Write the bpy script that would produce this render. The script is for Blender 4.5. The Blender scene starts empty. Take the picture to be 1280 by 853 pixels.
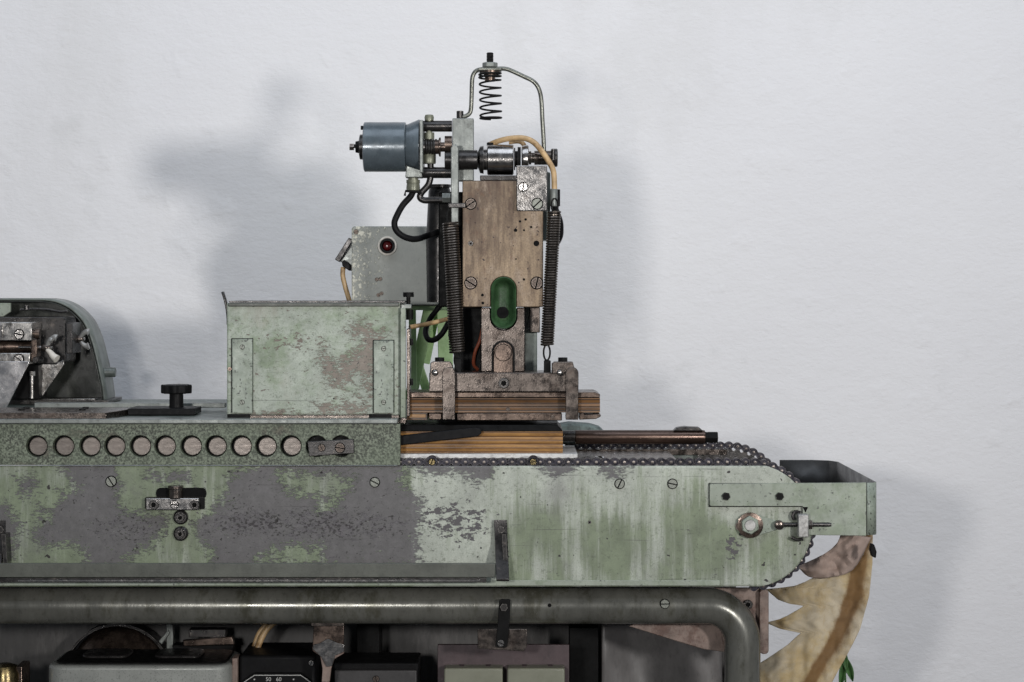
import bpy, bmesh, math, random
from mathutils import Vector, Matrix, noise as mnoise
random.seed(7)
PI = math.pi
scene = bpy.context.scene
C = scene.collection

# ------------------------------------------------------------------ camera, light, exposure
D = 2.6            # metres from the lens to the front sheet of the machine
ZC = 1.243         # lens height
HX, HY = 640.0, 360.0
cam = bpy.data.cameras.new('camera'); cam_o = bpy.data.objects.new('camera', cam); C.objects.link(cam_o)
cam_o.location = (0, -D, ZC); cam_o.rotation_euler = (math.radians(90), 0, 0)
cam.sensor_width = 36.0; cam.lens = 36.0 * D / 1.28
cam.shift_y = -(426.5 - HY) / 1280.0
cam.clip_start = 0.05; cam.clip_end = 60
scene.camera = cam_o

world = bpy.data.worlds.new('World'); scene.world = world; world.use_nodes = True
bg = world.node_tree.nodes['Background']
bg.inputs[0].default_value = (0.82, 0.89, 1.0, 1); bg.inputs[1].default_value = 0.20

def lamp(name, loc, target, power, size, col, spread):
    l = bpy.data.lights.new(name, 'AREA'); l.shape = 'DISK'; l.size = size; l.energy = power; l.color = col; l.spread = math.radians(spread)
    o = bpy.data.objects.new(name, l); C.objects.link(o); o.location = loc
    o.rotation_euler = (Vector(target) - Vector(loc)).to_track_quat('-Z', 'Y').to_euler()
    return o
lamp('studio_lamp', (1.34, -2.55, ZC + 0.145), (-0.55, 0.76, ZC + 0.75), 21.0, 0.24, (1.0, 0.975, 0.955), 122)
lamp('studio_lamp', (-0.52, -2.55, ZC + 0.08), (0.0, 0.76, ZC + 0.75), 10.6, 0.20, (1.0, 0.975, 0.955), 122)
cl_ = lamp('ceiling_lamp', (0.1, -0.75, 3.15), (0.1, -0.45, 0), 35, 1.6, (0.80, 0.88, 1.0), 180)
cl_.data.shape = 'RECTANGLE'; cl_.data.size = 3.4; cl_.data.size_y = 1.3
scene.view_settings.view_transform = 'Standard'; scene.view_settings.look = 'None'
scene.view_settings.exposure = 0.0; scene.view_settings.gamma = 1.0
scene.view_settings.use_curve_mapping = False

# ------------------------------------------------------------------ helpers
def S(d): return (D + d) / D / 1000.0           # metres per photo pixel at depth d
def W(px, py, d):                                 # photo pixel seen at depth d -> world point
    s = S(d); return Vector(((px - HX) * s, d, ZC - (py - HY) * s))

class G:
    """Collects shapes of ONE object."""
    def __init__(self): self.v = []; self.f = []; self.m = []; self.mi = 0
    def add(self, vs, fs):
        b = len(self.v); self.v += [Vector(p) for p in vs]
        for f in fs: self.f.append([b + i for i in f]); self.m.append(self.mi)
        return self
    def wbox(self, a, b):
        x0, y0, z0 = a; x1, y1, z1 = b
        return self.add([(x0,y0,z0),(x1,y0,z0),(x1,y1,z0),(x0,y1,z0),(x0,y0,z1),(x1,y0,z1),(x1,y1,z1),(x0,y1,z1)],
                        [(0,3,2,1),(4,5,6,7),(0,1,5,4),(1,2,6,5),(2,3,7,6),(3,0,4,7)])
    def box(self, x0, y0, x1, y1, d0, d1):
        a = W(x0, y1, d0); b = W(x1, y0, d0)
        return self.wbox((a.x, d0, a.z), (b.x, d1, b.z))
    def prism(self, pts, d0, d1):
        p = [W(x, y, d0) for x, y in pts]; n = len(p)
        q = [Vector((a.x, d1, a.z)) for a in p]
        return self.add(p + q, [list(range(n)), list(range(2*n-1, n-1, -1))] + [(i, (i+1) % n, n + (i+1) % n, n + i) for i in range(n)])
    def prismz(self, pts, z0, z1):
        n = len(pts)
        return self.add([(x, y, z0) for x, y in pts] + [(x, y, z1) for x, y in pts],
                        [list(range(n)), list(range(2*n-1, n-1, -1))] + [(i, (i+1) % n, n + (i+1) % n, n + i) for i in range(n)])
    def ring(self, outer, inner, d0, d1, back=False):
        n = len(outer); po = [W(x, y, d0) for x, y in outer]; pi_ = [W(x, y, d0) for x, y in inner]
        qo = [Vector((a.x, d1, a.z)) for a in po]; qi = [Vector((a.x, d1, a.z)) for a in pi_]
        fs = []
        for i in range(n):
            j = (i + 1) % n
            fs += [(i, j, n + j, n + i), (i, 2*n + i, 2*n + j, j), (n + i, n + j, 3*n + j, 3*n + i)]
            if back: fs.append((2*n + i, 3*n + i, 3*n + j, 2*n + j))
        return self.add(po + pi_ + qo + qi, fs)
    def lathe(self, prof, c, ax, seg=24, caps=True):
        """prof [(t, r)] along world axis ax ('x','y','z') through c, metres."""
        vs = []; fs = []
        for t, r in prof:
            for k in range(seg):
                a = 2*PI*k/seg; u, w = r*math.cos(a), r*math.sin(a)
                vs.append(c + Vector({'x': (t, u, w), 'y': (u, t, w), 'z': (u, w, t)}[ax]))
        for i in range(len(prof) - 1):
            for k in range(seg):
                l = (k + 1) % seg; fs.append((i*seg + k, i*seg + l, (i+1)*seg + l, (i+1)*seg + k))
        if caps: fs += [list(range(seg)), list(range((len(prof)-1)*seg, len(prof)*seg))]
        return self.add(vs, fs)
    def lx(self, prof, py, d, seg=28, caps=True):
        s = S(d); z = W(HX, py, d).z
        return self.lathe([((x - HX)*s, r*s) for x, r in prof], Vector((0, d, z)), 'x', seg, caps)
    def lz(self, prof, px, d, seg=24, caps=True):
        s = S(d); x = W(px, HY, d).x
        return self.lathe([(ZC - (y - HY)*s, r*s) for y, r in prof], Vector((x, d, 0)), 'z', seg, caps)
    def ly(self, px, py, prof, seg=24, caps=True):
        s = S(prof[0][0]); c = W(px, py, prof[0][0]); c.y = 0
        return self.lathe([(d, r*s) for d, r in prof], c, 'y', seg, caps)
    def tube(self, pts, r, seg=10, caps=True):
        pts = [Vector(p) for p in pts]; n = len(pts); vs = []; fs = []
        rr = r if callable(r) else (lambda t: r)
        t0 = (pts[1] - pts[0]).normalized(); up = Vector((0, 1, 0)) if abs(t0.y) < 0.9 else Vector((1, 0, 0))
        nrm = (up - t0 * up.dot(t0)).normalized()
        for i in range(n):
            t = (pts[min(i+1, n-1)] - pts[max(i-1, 0)]).normalized()
            nrm = (nrm - t * nrm.dot(t)).normalized(); b = t.cross(nrm)
            for k in range(seg):
                a = 2*PI*k/seg; vs.append(pts[i] + (nrm*math.cos(a) + b*math.sin(a)) * rr(i/(n-1)))
        for i in range(n - 1):
            for k in range(seg):
                l = (k+1) % seg; fs.append((i*seg+k, i*seg+l, (i+1)*seg+l, (i+1)*seg+k))
        if caps: fs += [list(range(seg)), list(range((n-1)*seg, n*seg))]
        return self.add(vs, fs)
    def sheet(self, fn, nu, nv):
        vs = [fn(i/nu, j/nv) for j in range(nv+1) for i in range(nu+1)]
        return self.add(vs, [(j*(nu+1)+i, j*(nu+1)+i+1, (j+1)*(nu+1)+i+1, (j+1)*(nu+1)+i) for j in range(nv) for i in range(nu)])
    def holed(self, x0, y0, x1, y1, holes, d0, d1):
        """strip with one row of round holes, real openings"""
        xs = [x0] + [(a[0]+b[0])/2 for a, b in zip(holes, holes[1:])] + [x1]
        for k, (hx, hy, r) in enumerate(holes):
            a0, a1 = xs[k], xs[k+1]
            cor = [math.atan2(b - hy, a - hx) for a in (a0, a1) for b in (y0, y1)]
            ang = sorted(set([round(-PI + 2*PI*i/28, 5) for i in range(28)] + [round(c, 5) for c in cor]))
            outer = []; inner = []
            for a in ang:
                c, s = math.cos(a), math.sin(a)
                tx = ((a1 - hx) if c > 0 else (a0 - hx)) / c if abs(c) > 1e-9 else 1e9
                ty = ((y1 - hy) if s > 0 else (y0 - hy)) / s if abs(s) > 1e-9 else 1e9
                t = min(tx, ty); outer.append(W(hx + c*t, hy + s*t, d0)); inner.append(W(hx + c*r, hy + s*r, d0))
            n = len(ang); back = [Vector((p.x, d1, p.z)) for p in inner]
            self.add(outer + inner + back, [(i, (i+1) % n, n+(i+1) % n, n+i) for i in range(n)] + [(n+i, n+(i+1) % n, 2*n+(i+1) % n, 2*n+i) for i in range(n)])
        a = W(x0, y0, d0); b = W(x1, y1, d0)
        self.add([(a.x,d0,a.z),(b.x,d0,a.z),(b.x,d0,b.z),(a.x,d0,b.z),(a.x,d1,a.z),(b.x,d1,a.z),(b.x,d1,b.z),(a.x,d1,b.z)],
                 [(0,1,5,4),(1,2,6,5),(2,3,7,6),(3,0,4,7)])
        return self

def crom(pts, n=8):
    """smooth path through points"""
    P = [Vector(p) for p in pts]; P = [P[0]*2 - P[1]] + P + [P[-1]*2 - P[-2]]; out = []
    for i in range(1, len(P) - 2):
        a, b, c, d = P[i-1], P[i], P[i+1], P[i+2]
        for k in range(n):
            t = k/n
            out.append(0.5*((2*b) + (c-a)*t + (2*a-5*b+4*c-d)*t*t + (3*b-a-3*c+d)*t*t*t))
    out.append(P[-2]); return out

def helix(a, b, r, turns, per=14, side=Vector((0, 1, 0))):
    a = Vector(a); b = Vector(b); t = (b - a).normalized(); u = (side - t*side.dot(t)).normalized(); w = t.cross(u)
    n = int(turns*per)
    return [a + (b - a)*(i/n) + (u*math.cos(2*PI*i/per) + w*math.sin(2*PI*i/per))*r for i in range(n+1)]

def arc(cx, cy, r, a0, a1, n):
    return [(cx + r*math.cos(math.radians(a0 + (a1-a0)*i/n)), cy + r*math.sin(math.radians(a0 + (a1-a0)*i/n))) for i in range(n+1)]

def rrect(x0, y0, x1, y1, r, n=5):
    return arc(x1-r, y0+r, r, -90, 0, n) + arc(x1-r, y1-r, r, 0, 90, n) + arc(x0+r, y1-r, r, 90, 180, n) + arc(x0+r, y0+r, r, 180, 270, n)

WPOS = {}
def link(o, parent, loc):
    C.objects.link(o); WPOS[o.name] = Vector(loc)
    if parent is not None:
        o.parent = parent; o.location = Vector(loc) - WPOS[parent.name]
    else: o.location = loc
def tag(o, label, cat, group=None, kind=None):
    o['label'] = label
    if cat: o['category'] = cat
    if group: o['group'] = group
    if kind: o['kind'] = kind
    return o
def thing(name, loc, label, cat, group=None):
    o = bpy.data.objects.new(name, None); o.empty_display_size = 0.02; link(o, None, loc); return tag(o, label, cat, group)
def to_mesh(name, g, mats, c, sharp=38):
    me = bpy.data.meshes.new(name)
    me.from_pydata([tuple(p - c) for p in g.v], [], g.f)
    for m in (mats if isinstance(mats, (list, tuple)) else [mats]): me.materials.append(m)
    for p, mi in zip(me.polygons, g.m): p.material_index = mi
    bm = bmesh.new(); bm.from_mesh(me); bmesh.ops.recalc_face_normals(bm, faces=bm.faces); bm.to_mesh(me); bm.free()
    me.polygons.foreach_set('use_smooth', [True]*len(me.polygons))
    me.set_sharp_from_angle(angle=math.radians(sharp))
    return me
def mk(name, g, mat, parent=None, bevel=0.0, seg=2, solid=0.0, label=None, sharp=38):
    lo = Vector((min(p[i] for p in g.v) for i in range(3))); hi = Vector((max(p[i] for p in g.v) for i in range(3)))
    c = (lo + hi)/2
    o = bpy.data.objects.new(name, to_mesh(name, g, mat, c, sharp)); link(o, parent, c)
    if solid: s = o.modifiers.new('solidify', 'SOLIDIFY'); s.thickness = solid; s.offset = 0
    if bevel:
        b = o.modifiers.new('bevel', 'BEVEL'); b.width = bevel; b.segments = seg; b.limit_method = 'ANGLE'; b.angle_limit = math.radians(40)
    if label: o['label'] = label
    return o
def inst(name, me, parent, loc, scale=1.0, ry=0.0):
    o = bpy.data.objects.new(name, me); link(o, parent, loc)
    o.scale = (scale,)*3 if not isinstance(scale, tuple) else scale; o.rotation_euler = (0, ry, 0); return o

# ------------------------------------------------------------------ materials
class N:
    def __init__(self, name):
        self.mat = bpy.data.materials.new(name); self.mat.use_nodes = True; self.nt = self.mat.node_tree
        self.b = self.nt.nodes['Principled BSDF']; self.tc = None
    def new(self, t, **kw):
        n = self.nt.nodes.new(t)
        for k, v in kw.items(): setattr(n, k, v)
        return n
    def put(self, sock, v):
        if v is None: return
        if isinstance(v, bpy.types.NodeSocket): self.nt.links.new(v, sock)
        elif hasattr(sock, 'default_value'):
            if isinstance(v, (tuple, list)) and len(v) == 3 and sock.type == 'RGBA': v = (*v, 1)
            sock.default_value = v
    def obj(self, scale=(1, 1, 1), off=(0, 0, 0), rot=(0, 0, 0)):
        if not self.tc: self.tc = self.new('ShaderNodeTexCoord')
        m = self.new('ShaderNodeMapping'); self.put(m.inputs['Vector'], self.tc.outputs['Object'])
        m.inputs['Scale'].default_value = scale; m.inputs['Location'].default_value = off; m.inputs['Rotation'].default_value = rot
        return m.outputs[0]
    def noise(self, scale, detail=4, rough=0.6, stretch=(1, 1, 1), off=(0, 0, 0), dist=0.0, rot=(0, 0, 0)):
        n = self.new('ShaderNodeTexNoise'); self.put(n.inputs['Vector'], self.obj(stretch, off, rot))
        n.inputs['Scale'].default_value = scale; n.inputs['Detail'].default_value = detail; n.inputs['Roughness'].default_value = rough
        n.inputs['Distortion'].default_value = dist
        return n.outputs['Fac']
    def ss(self, v, a, b, x=0.0, y=1.0):
        n = self.new('ShaderNodeMapRange', interpolation_type='SMOOTHSTEP'); self.put(n.inputs[0], v)
        for i, k in zip((1, 2, 3, 4), (a, b, x, y)): n.inputs[i].default_value = k
        return n.outputs[0]
    def lin(self, v, a, b, x=0.0, y=1.0):
        n = self.new('ShaderNodeMapRange'); self.put(n.inputs[0], v)
        for i, k in zip((1, 2, 3, 4), (a, b, x, y)): n.inputs[i].default_value = k
        return n.outputs[0]
    def math(self, op, a, b=None):
        n = self.new('ShaderNodeMath', operation=op); self.put(n.inputs[0], a); self.put(n.inputs[1], b); return n.outputs[0]
    def mix(self, f, a, b, mode='MIX'):
        n = self.new('ShaderNodeMix', data_type='RGBA', blend_type=mode)
        self.put(n.inputs[0], f); self.put(n.inputs[6], a); self.put(n.inputs[7], b); return n.outputs[2]
    def bump(self, h, strength=0.3, dist=0.001, prev=None):
        n = self.new('ShaderNodeBump'); n.inputs['Strength'].default_value = strength; n.inputs['Distance'].default_value = dist
        self.put(n.inputs['Height'], h)
        if prev is not None: self.put(n.inputs['Normal'], prev)
        return n.outputs[0]
    def attr(self, name):
        n = self.new('ShaderNodeAttribute', attribute_name=name); s = self.new('ShaderNodeSeparateColor')
        self.put(s.inputs[0], n.outputs['Color']); return s.outputs
    def vor(self, scale, stretch=(1, 1, 1), feature='F1', rnd=1.0):
        n = self.new('ShaderNodeTexVoronoi', feature=feature); self.put(n.inputs['Vector'], self.obj(stretch)); n.inputs['Scale'].default_value = scale
        n.inputs['Randomness'].default_value = rnd
        return n.outputs[0]
    def out(self, col, rough, metal=0.0, normal=None, spec=None, coat=None):
        self.put(self.b.inputs['Base Color'], col); self.put(self.b.inputs['Roughness'], rough); self.put(self.b.inputs['Metallic'], metal)
        self.put(self.b.inputs['Normal'], normal)
        if spec is not None: self.put(self.b.inputs['Specular IOR Level'], spec)
        if coat is not None: self.put(self.b.inputs['Coat Weight'], coat)
        return self.mat
def dk(c, k): return tuple(min(1, x*k) for x in c)

def gm(name, col, rough=0.5, metal=0.0, var=0.25, vs=40, col2=None, s2=25, t2=0.55, speck=None, ss=700, ts=0.66,
       bump=0.15, bs=500, st=(1, 1, 1), scr=0.0, rv=0.12, edge=None, spec=None, grime=0.35, rnd=0.0):
    """painted / bare metal with mottling, stains of a second colour, fine specks, scratches, worn edges"""
    n = N(name)
    v = n.noise(vs, 6, 0.7, st)
    c = n.mix(n.ss(v, 0.28, 0.72), dk(col, 1 - var), dk(col, 1 + var))
    if col2 is not None:
        k = n.ss(n.noise(s2, 9, 0.75, st, (3.1, 1.7, 0.4)), t2 - 0.05, t2 + 0.09, 0, 0.85)
        c = n.mix(k, c, n.mix(n.ss(v, 0.3, 0.7), dk(col2, 0.75), dk(col2, 1.25)))
    if speck is not None:
        c = n.mix(n.ss(n.noise(ss, 4, 0.65, (1, 1, 1), (0.3, 0.9, 2.2)), ts - 0.01, ts + 0.06), c, speck)
    if grime:
        c = n.mix(n.ss(n.noise(150, 6, 0.75, (1, 1, 0.5), (6, 1, 9)), 0.52, 0.70, 0, grime), c, dk(col, 0.25))
    if rnd:
        oi = n.new('ShaderNodeObjectInfo'); c = n.mix(n.lin(oi.outputs['Random'], 0, 1, 0, rnd), c, dk(col, 0.35))
    r = n.lin(n.noise(vs*2.3, 4, 0.6, st, (7, 2, 5)), 0.3, 0.7, max(0.05, rough - rv), min(1, rough + rv))
    h = n.noise(bs, 4, 0.6, st)
    if scr:
        sc = n.noise(260, 3, 0.7, (1, 1, 0.05)); c = n.mix(n.ss(sc, 0.52, 0.75, 0, scr), c, dk(col, 0.4))
    mt = metal
    if edge is not None:
        bv = n.new('ShaderNodeBevel', samples=4); bv.inputs['Radius'].default_value = 0.0018
        ge = n.new('ShaderNodeNewGeometry'); dp = n.new('ShaderNodeVectorMath', operation='DOT_PRODUCT')
        n.put(dp.inputs[0], bv.outputs[0]); n.put(dp.inputs[1], ge.outputs['Normal'])
        e = n.math('ADD', n.lin(dp.outputs['Value'], 0.80, 0.99, 0.75, 0.0), n.lin(n.noise(120, 5, 0.7, (1, 1, 1), (4, 4, 4)), 0.3, 0.7, -0.45, 0.3))
        e = n.ss(e, 0.3, 0.5); c = n.mix(e, c, edge)
    return n.out(c, r, mt, n.bump(h, bump, 0.0008), spec)

M = {}
M['steel'] = gm('bright_steel', (0.33, 0.315, 0.30), 0.20, 1.0, 0.15, 60, (0.22, 0.20, 0.185), 90, 0.58, scr=0.4, rv=0.07)
M['steel_worn'] = gm('worn_steel', (0.108, 0.091, 0.080), 0.27, 0.9, 0.35, 45, (0.060, 0.047, 0.040), 40, 0.52, rv=0.13, speck=(0.04, 0.035, 0.03), ss=330, ts=0.66, edge=(0.27, 0.245, 0.22))
M['steel_brown'] = gm('browned_steel', (0.125, 0.093, 0.075), 0.30, 0.85, 0.4, 40, (0.042, 0.031, 0.026), 34, 0.51, rv=0.13, speck=(0.03, 0.025, 0.022), ss=300, ts=0.66, edge=(0.19, 0.155, 0.13))
M['dark_steel'] = gm('dark_oiled_steel', (0.042, 0.040, 0.039), 0.33, 0.75, 0.4, 50, (0.12, 0.105, 0.093), 60, 0.60, edge=(0.16, 0.15, 0.14))
M['black_oxide'] = gm('black_oxide', (0.008, 0.008, 0.008), 0.48, 0.1, 0.3, 60, spec=0.07, edge=(0.035, 0.033, 0.031))
M['black_plastic'] = gm('black_plastic', (0.009, 0.009, 0.0095), 0.48, 0.0, 0.2, 60, bump=0.05, spec=0.08)
M['rubber'] = gm('black_rubber', (0.008, 0.008, 0.0085), 0.5, 0.0, 0.2, 60, spec=0.1)
M['alu'] = gm('grey_aluminium', (0.185, 0.198, 0.185), 0.40, 0.35, 0.15, 40, (0.115, 0.12, 0.11), 70, 0.57, scr=0.4, edge=(0.33, 0.33, 0.31))
M['zinc'] = gm('dull_zinc', (0.36, 0.355, 0.34), 0.38, 0.5, 0.2, 60, (0.2, 0.19, 0.18), 80, 0.56)
M['screw_brown'] = gm('browned_screw', (0.060, 0.045, 0.036), 0.36, 0.6, 0.35, 90, edge=(0.16, 0.13, 0.11))
M['steel_mid'] = gm('mid_steel', (0.40, 0.385, 0.365), 0.27, 0.95, 0.25, 50, (0.11, 0.10, 0.09), 45, 0.54, speck=(0.04, 0.035, 0.03), ss=300, ts=0.68, edge=(0.45, 0.43, 0.41))
M['flecked'] = gm('flecked_green_paint', (0.25, 0.285, 0.235), 0.45, 0.05, 0.15, 30, (0.17, 0.20, 0.15), 30, 0.53, speck=(0.045, 0.05, 0.042), ss=210, ts=0.595, edge=(0.10, 0.10, 0.09))
M['support'] = gm('white_aluminium', (0.52, 0.52, 0.51), 0.45, 0.3, 0.15, 40, (0.3, 0.29, 0.27), 45, 0.57)
M['rod'] = gm('olive_grey_rod', (0.175, 0.178, 0.155), 0.34, 0.75, 0.3, 60, (0.09, 0.09, 0.075), 60, 0.56)
M['grey_green'] = gm('grey_green_paint', (0.145, 0.168, 0.152), 0.42, 0.1, 0.25, 35, (0.065, 0.073, 0.062), 40, 0.54, speck=(0.35, 0.35, 0.33), ss=350, ts=0.72, edge=(0.33, 0.33, 0.31))
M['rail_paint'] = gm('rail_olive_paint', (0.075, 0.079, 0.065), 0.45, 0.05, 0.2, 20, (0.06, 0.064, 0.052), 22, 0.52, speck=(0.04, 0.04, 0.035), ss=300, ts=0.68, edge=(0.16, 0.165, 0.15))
M['motor'] = gm('blue_grey_enamel', (0.082, 0.103, 0.118), 0.27, 0.15, 0.16, 30, speck=(0.2, 0.22, 0.24), ss=420, ts=0.74, bump=0.05, grime=0.2)
M['green_enamel'] = gm('green_enamel', (0.030, 0.070, 0.028), 0.45, 0.0, 0.4, 60, (0.19, 0.22, 0.17), 150, 0.66, bump=0.5, spec=0.25, grime=0.6)
M['green_frame'] = gm('light_green_frame', (0.40, 0.56, 0.29), 0.5, 0.0, 0.15, 12, (0.28, 0.42, 0.19), 18, 0.53, grime=0.15)
M['rust_pink'] = gm('rusty_primer', (0.205, 0.152, 0.127), 0.55, 0.1, 0.3, 40, (0.10, 0.052, 0.038), 34, 0.54, speck=(0.05, 0.028, 0.025), ss=300, ts=0.66, edge=(0.4, 0.33, 0.3))
M['purple'] = gm('dull_purple_plate', (0.066, 0.045, 0.048), 0.5, 0.1, 0.25, 30, (0.12, 0.10, 0.10), 40, 0.6)
M['tile'] = gm('olive_grey_plastic', (0.195, 0.20, 0.15), 0.45, 0.0, 0.08, 30, bump=0.04, grime=0.12)
M['cable'] = gm('tan_cable', (0.45, 0.305, 0.155), 0.45, 0.0, 0.25, 50, (0.22, 0.125, 0.05), 45, 0.54)
M['brass'] = gm('old_brass', (0.33, 0.23, 0.11), 0.35, 0.9, 0.25, 60, (0.12, 0.08, 0.04), 60, 0.55)
M['old_brass'] = gm('dark_brass', (0.16, 0.125, 0.06), 0.25, 0.9, 0.3, 60, (0.05, 0.04, 0.025), 50, 0.52)
M['white_tip'] = gm('white_plastic', (0.62, 0.58, 0.51), 0.45, 0, 0.08, 60)
M['pin'] = gm('bronze_pin_face', (0.205, 0.178, 0.158), 0.36, 0.55, 0.18, 90, (0.15, 0.122, 0.106), 60, 0.55, st=(0.5, 1, 3), grime=0.3, rnd=0.55)
M['shaft'] = gm('browned_shaft', (0.072, 0.047, 0.037), 0.30, 0.75, 0.45, 22, (0.16, 0.115, 0.085), 26, 0.58, st=(0.3, 1, 1), speck=(0.4, 0.33, 0.24), ss=260, ts=0.77)
M['chain'] = gm('oily_chain', (0.018, 0.017, 0.027), 0.30, 0.5, 0.4, 120, (0.07, 0.06, 0.055), 90, 0.58, edge=(0.10, 0.09, 0.09), rnd=0.5)
M['chain_pin'] = gm('chain_pin_end', (0.24, 0.21, 0.19), 0.4, 0.8, 0.3, 120, rnd=0.9)
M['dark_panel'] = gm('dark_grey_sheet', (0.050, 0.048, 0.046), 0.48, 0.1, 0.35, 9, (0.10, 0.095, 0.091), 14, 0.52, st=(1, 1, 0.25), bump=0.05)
M['hood'] = gm('hood_grey_paint', (0.155, 0.175, 0.158), 0.40, 0.05, 0.2, 14, (0.09, 0.098, 0.088), 18, 0.53)
M['hood_in'] = gm('hood_dark_inside', (0.036, 0.039, 0.034), 0.26, 0.1, 0.45, 16, (0.085, 0.09, 0.076), 16, 0.56)  # inner faces darker than the hood's outer paint
M['silver'] = gm('silver_hammer_paint', (0.275, 0.285, 0.265), 0.40, 0.2, 0.10, 30, speck=(0.16, 0.167, 0.155), ss=520, ts=0.58, bump=0.2, bs=300, grime=0.2)
M['teal'] = gm('teal_stone', (0.12, 0.155, 0.148), 0.7, 0, 0.35, 60, (0.045, 0.055, 0.055), 60, 0.53)
M['red'] = gm('red_lens', (0.07, 0.003, 0.004), 0.10, 0, 0.2, 60, bump=0)
M['hole'] = gm('deep_hole_black', (0.004, 0.004, 0.004), 0.7, 0, 0.1, 60, spec=0.1)
M['ivory'] = gm('ivory_print', (0.45, 0.45, 0.43), 0.6, 0, 0.05, 60, bump=0, grime=0)
M['leaf'] = gm('green_leaf', (0.07, 0.16, 0.05), 0.5, 0, 0.3, 40)
M['chair_floor'] = gm('concrete_floor', (0.16, 0.155, 0.15), 0.75, 0, 0.2, 3, bump=0.3, bs=90)
M['gland'] = gm('olive_gland', (0.17, 0.175, 0.13), 0.42, 0.3, 0.25, 80)
M['tray'] = gm('tray_green_paint', (0.265, 0.295, 0.24), 0.45, 0.05, 0.15, 18, (0.19, 0.225, 0.16), 22, 0.53, speck=(0.06, 0.066, 0.055), ss=190, ts=0.625, edge=(0.12, 0.12, 0.11))
M['painted_screw'] = gm('painted_screw', (0.21, 0.22, 0.19), 0.40, 0.4, 0.25, 90, (0.08, 0.08, 0.07), 120, 0.54)

def wall_mat():
    n = N('white_plaster')
    big = n.noise(1.4, 4, 0.5); sm = n.noise(9, 5, 0.6, (1, 1, 1), (4, 0, 2))
    c = n.mix(n.ss(big, 0.3, 0.7), (0.77, 0.76, 0.765), (0.82, 0.81, 0.81))
    c = n.mix(n.ss(sm, 0.62, 0.75, 0, 0.45), c, (0.66, 0.655, 0.65)); c = n.mix(n.ss(n.noise(3.2, 7, 0.65, (1, 1, 0.5), (1, 5, 2)), 0.5, 0.7, 0, 0.5), c, (0.70, 0.69, 0.68))
    sp = n.noise(55, 2, 0.5, (1, 1, 1), (9, 1, 3)); c = n.mix(n.ss(sp, 0.80, 0.82, 0, 0.5), c, (0.42, 0.40, 0.38))
    h1 = n.noise(170, 5, 0.62, (0.55, 1, 1.2), dist=0.4); h2 = n.noise(36, 4, 0.6, (0.7, 1, 1.1)); h3 = n.ss(n.noise(16, 3, 0.5), 0.6, 0.78)
    nm = n.bump(h1, 0.26, 0.003); nm = n.bump(h2, 0.26, 0.006, nm); nm = n.bump(h3, 0.16, 0.007, nm)
    return n.out(c, 0.8, 0, nm, 0.3)
M['wall'] = wall_mat()

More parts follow.
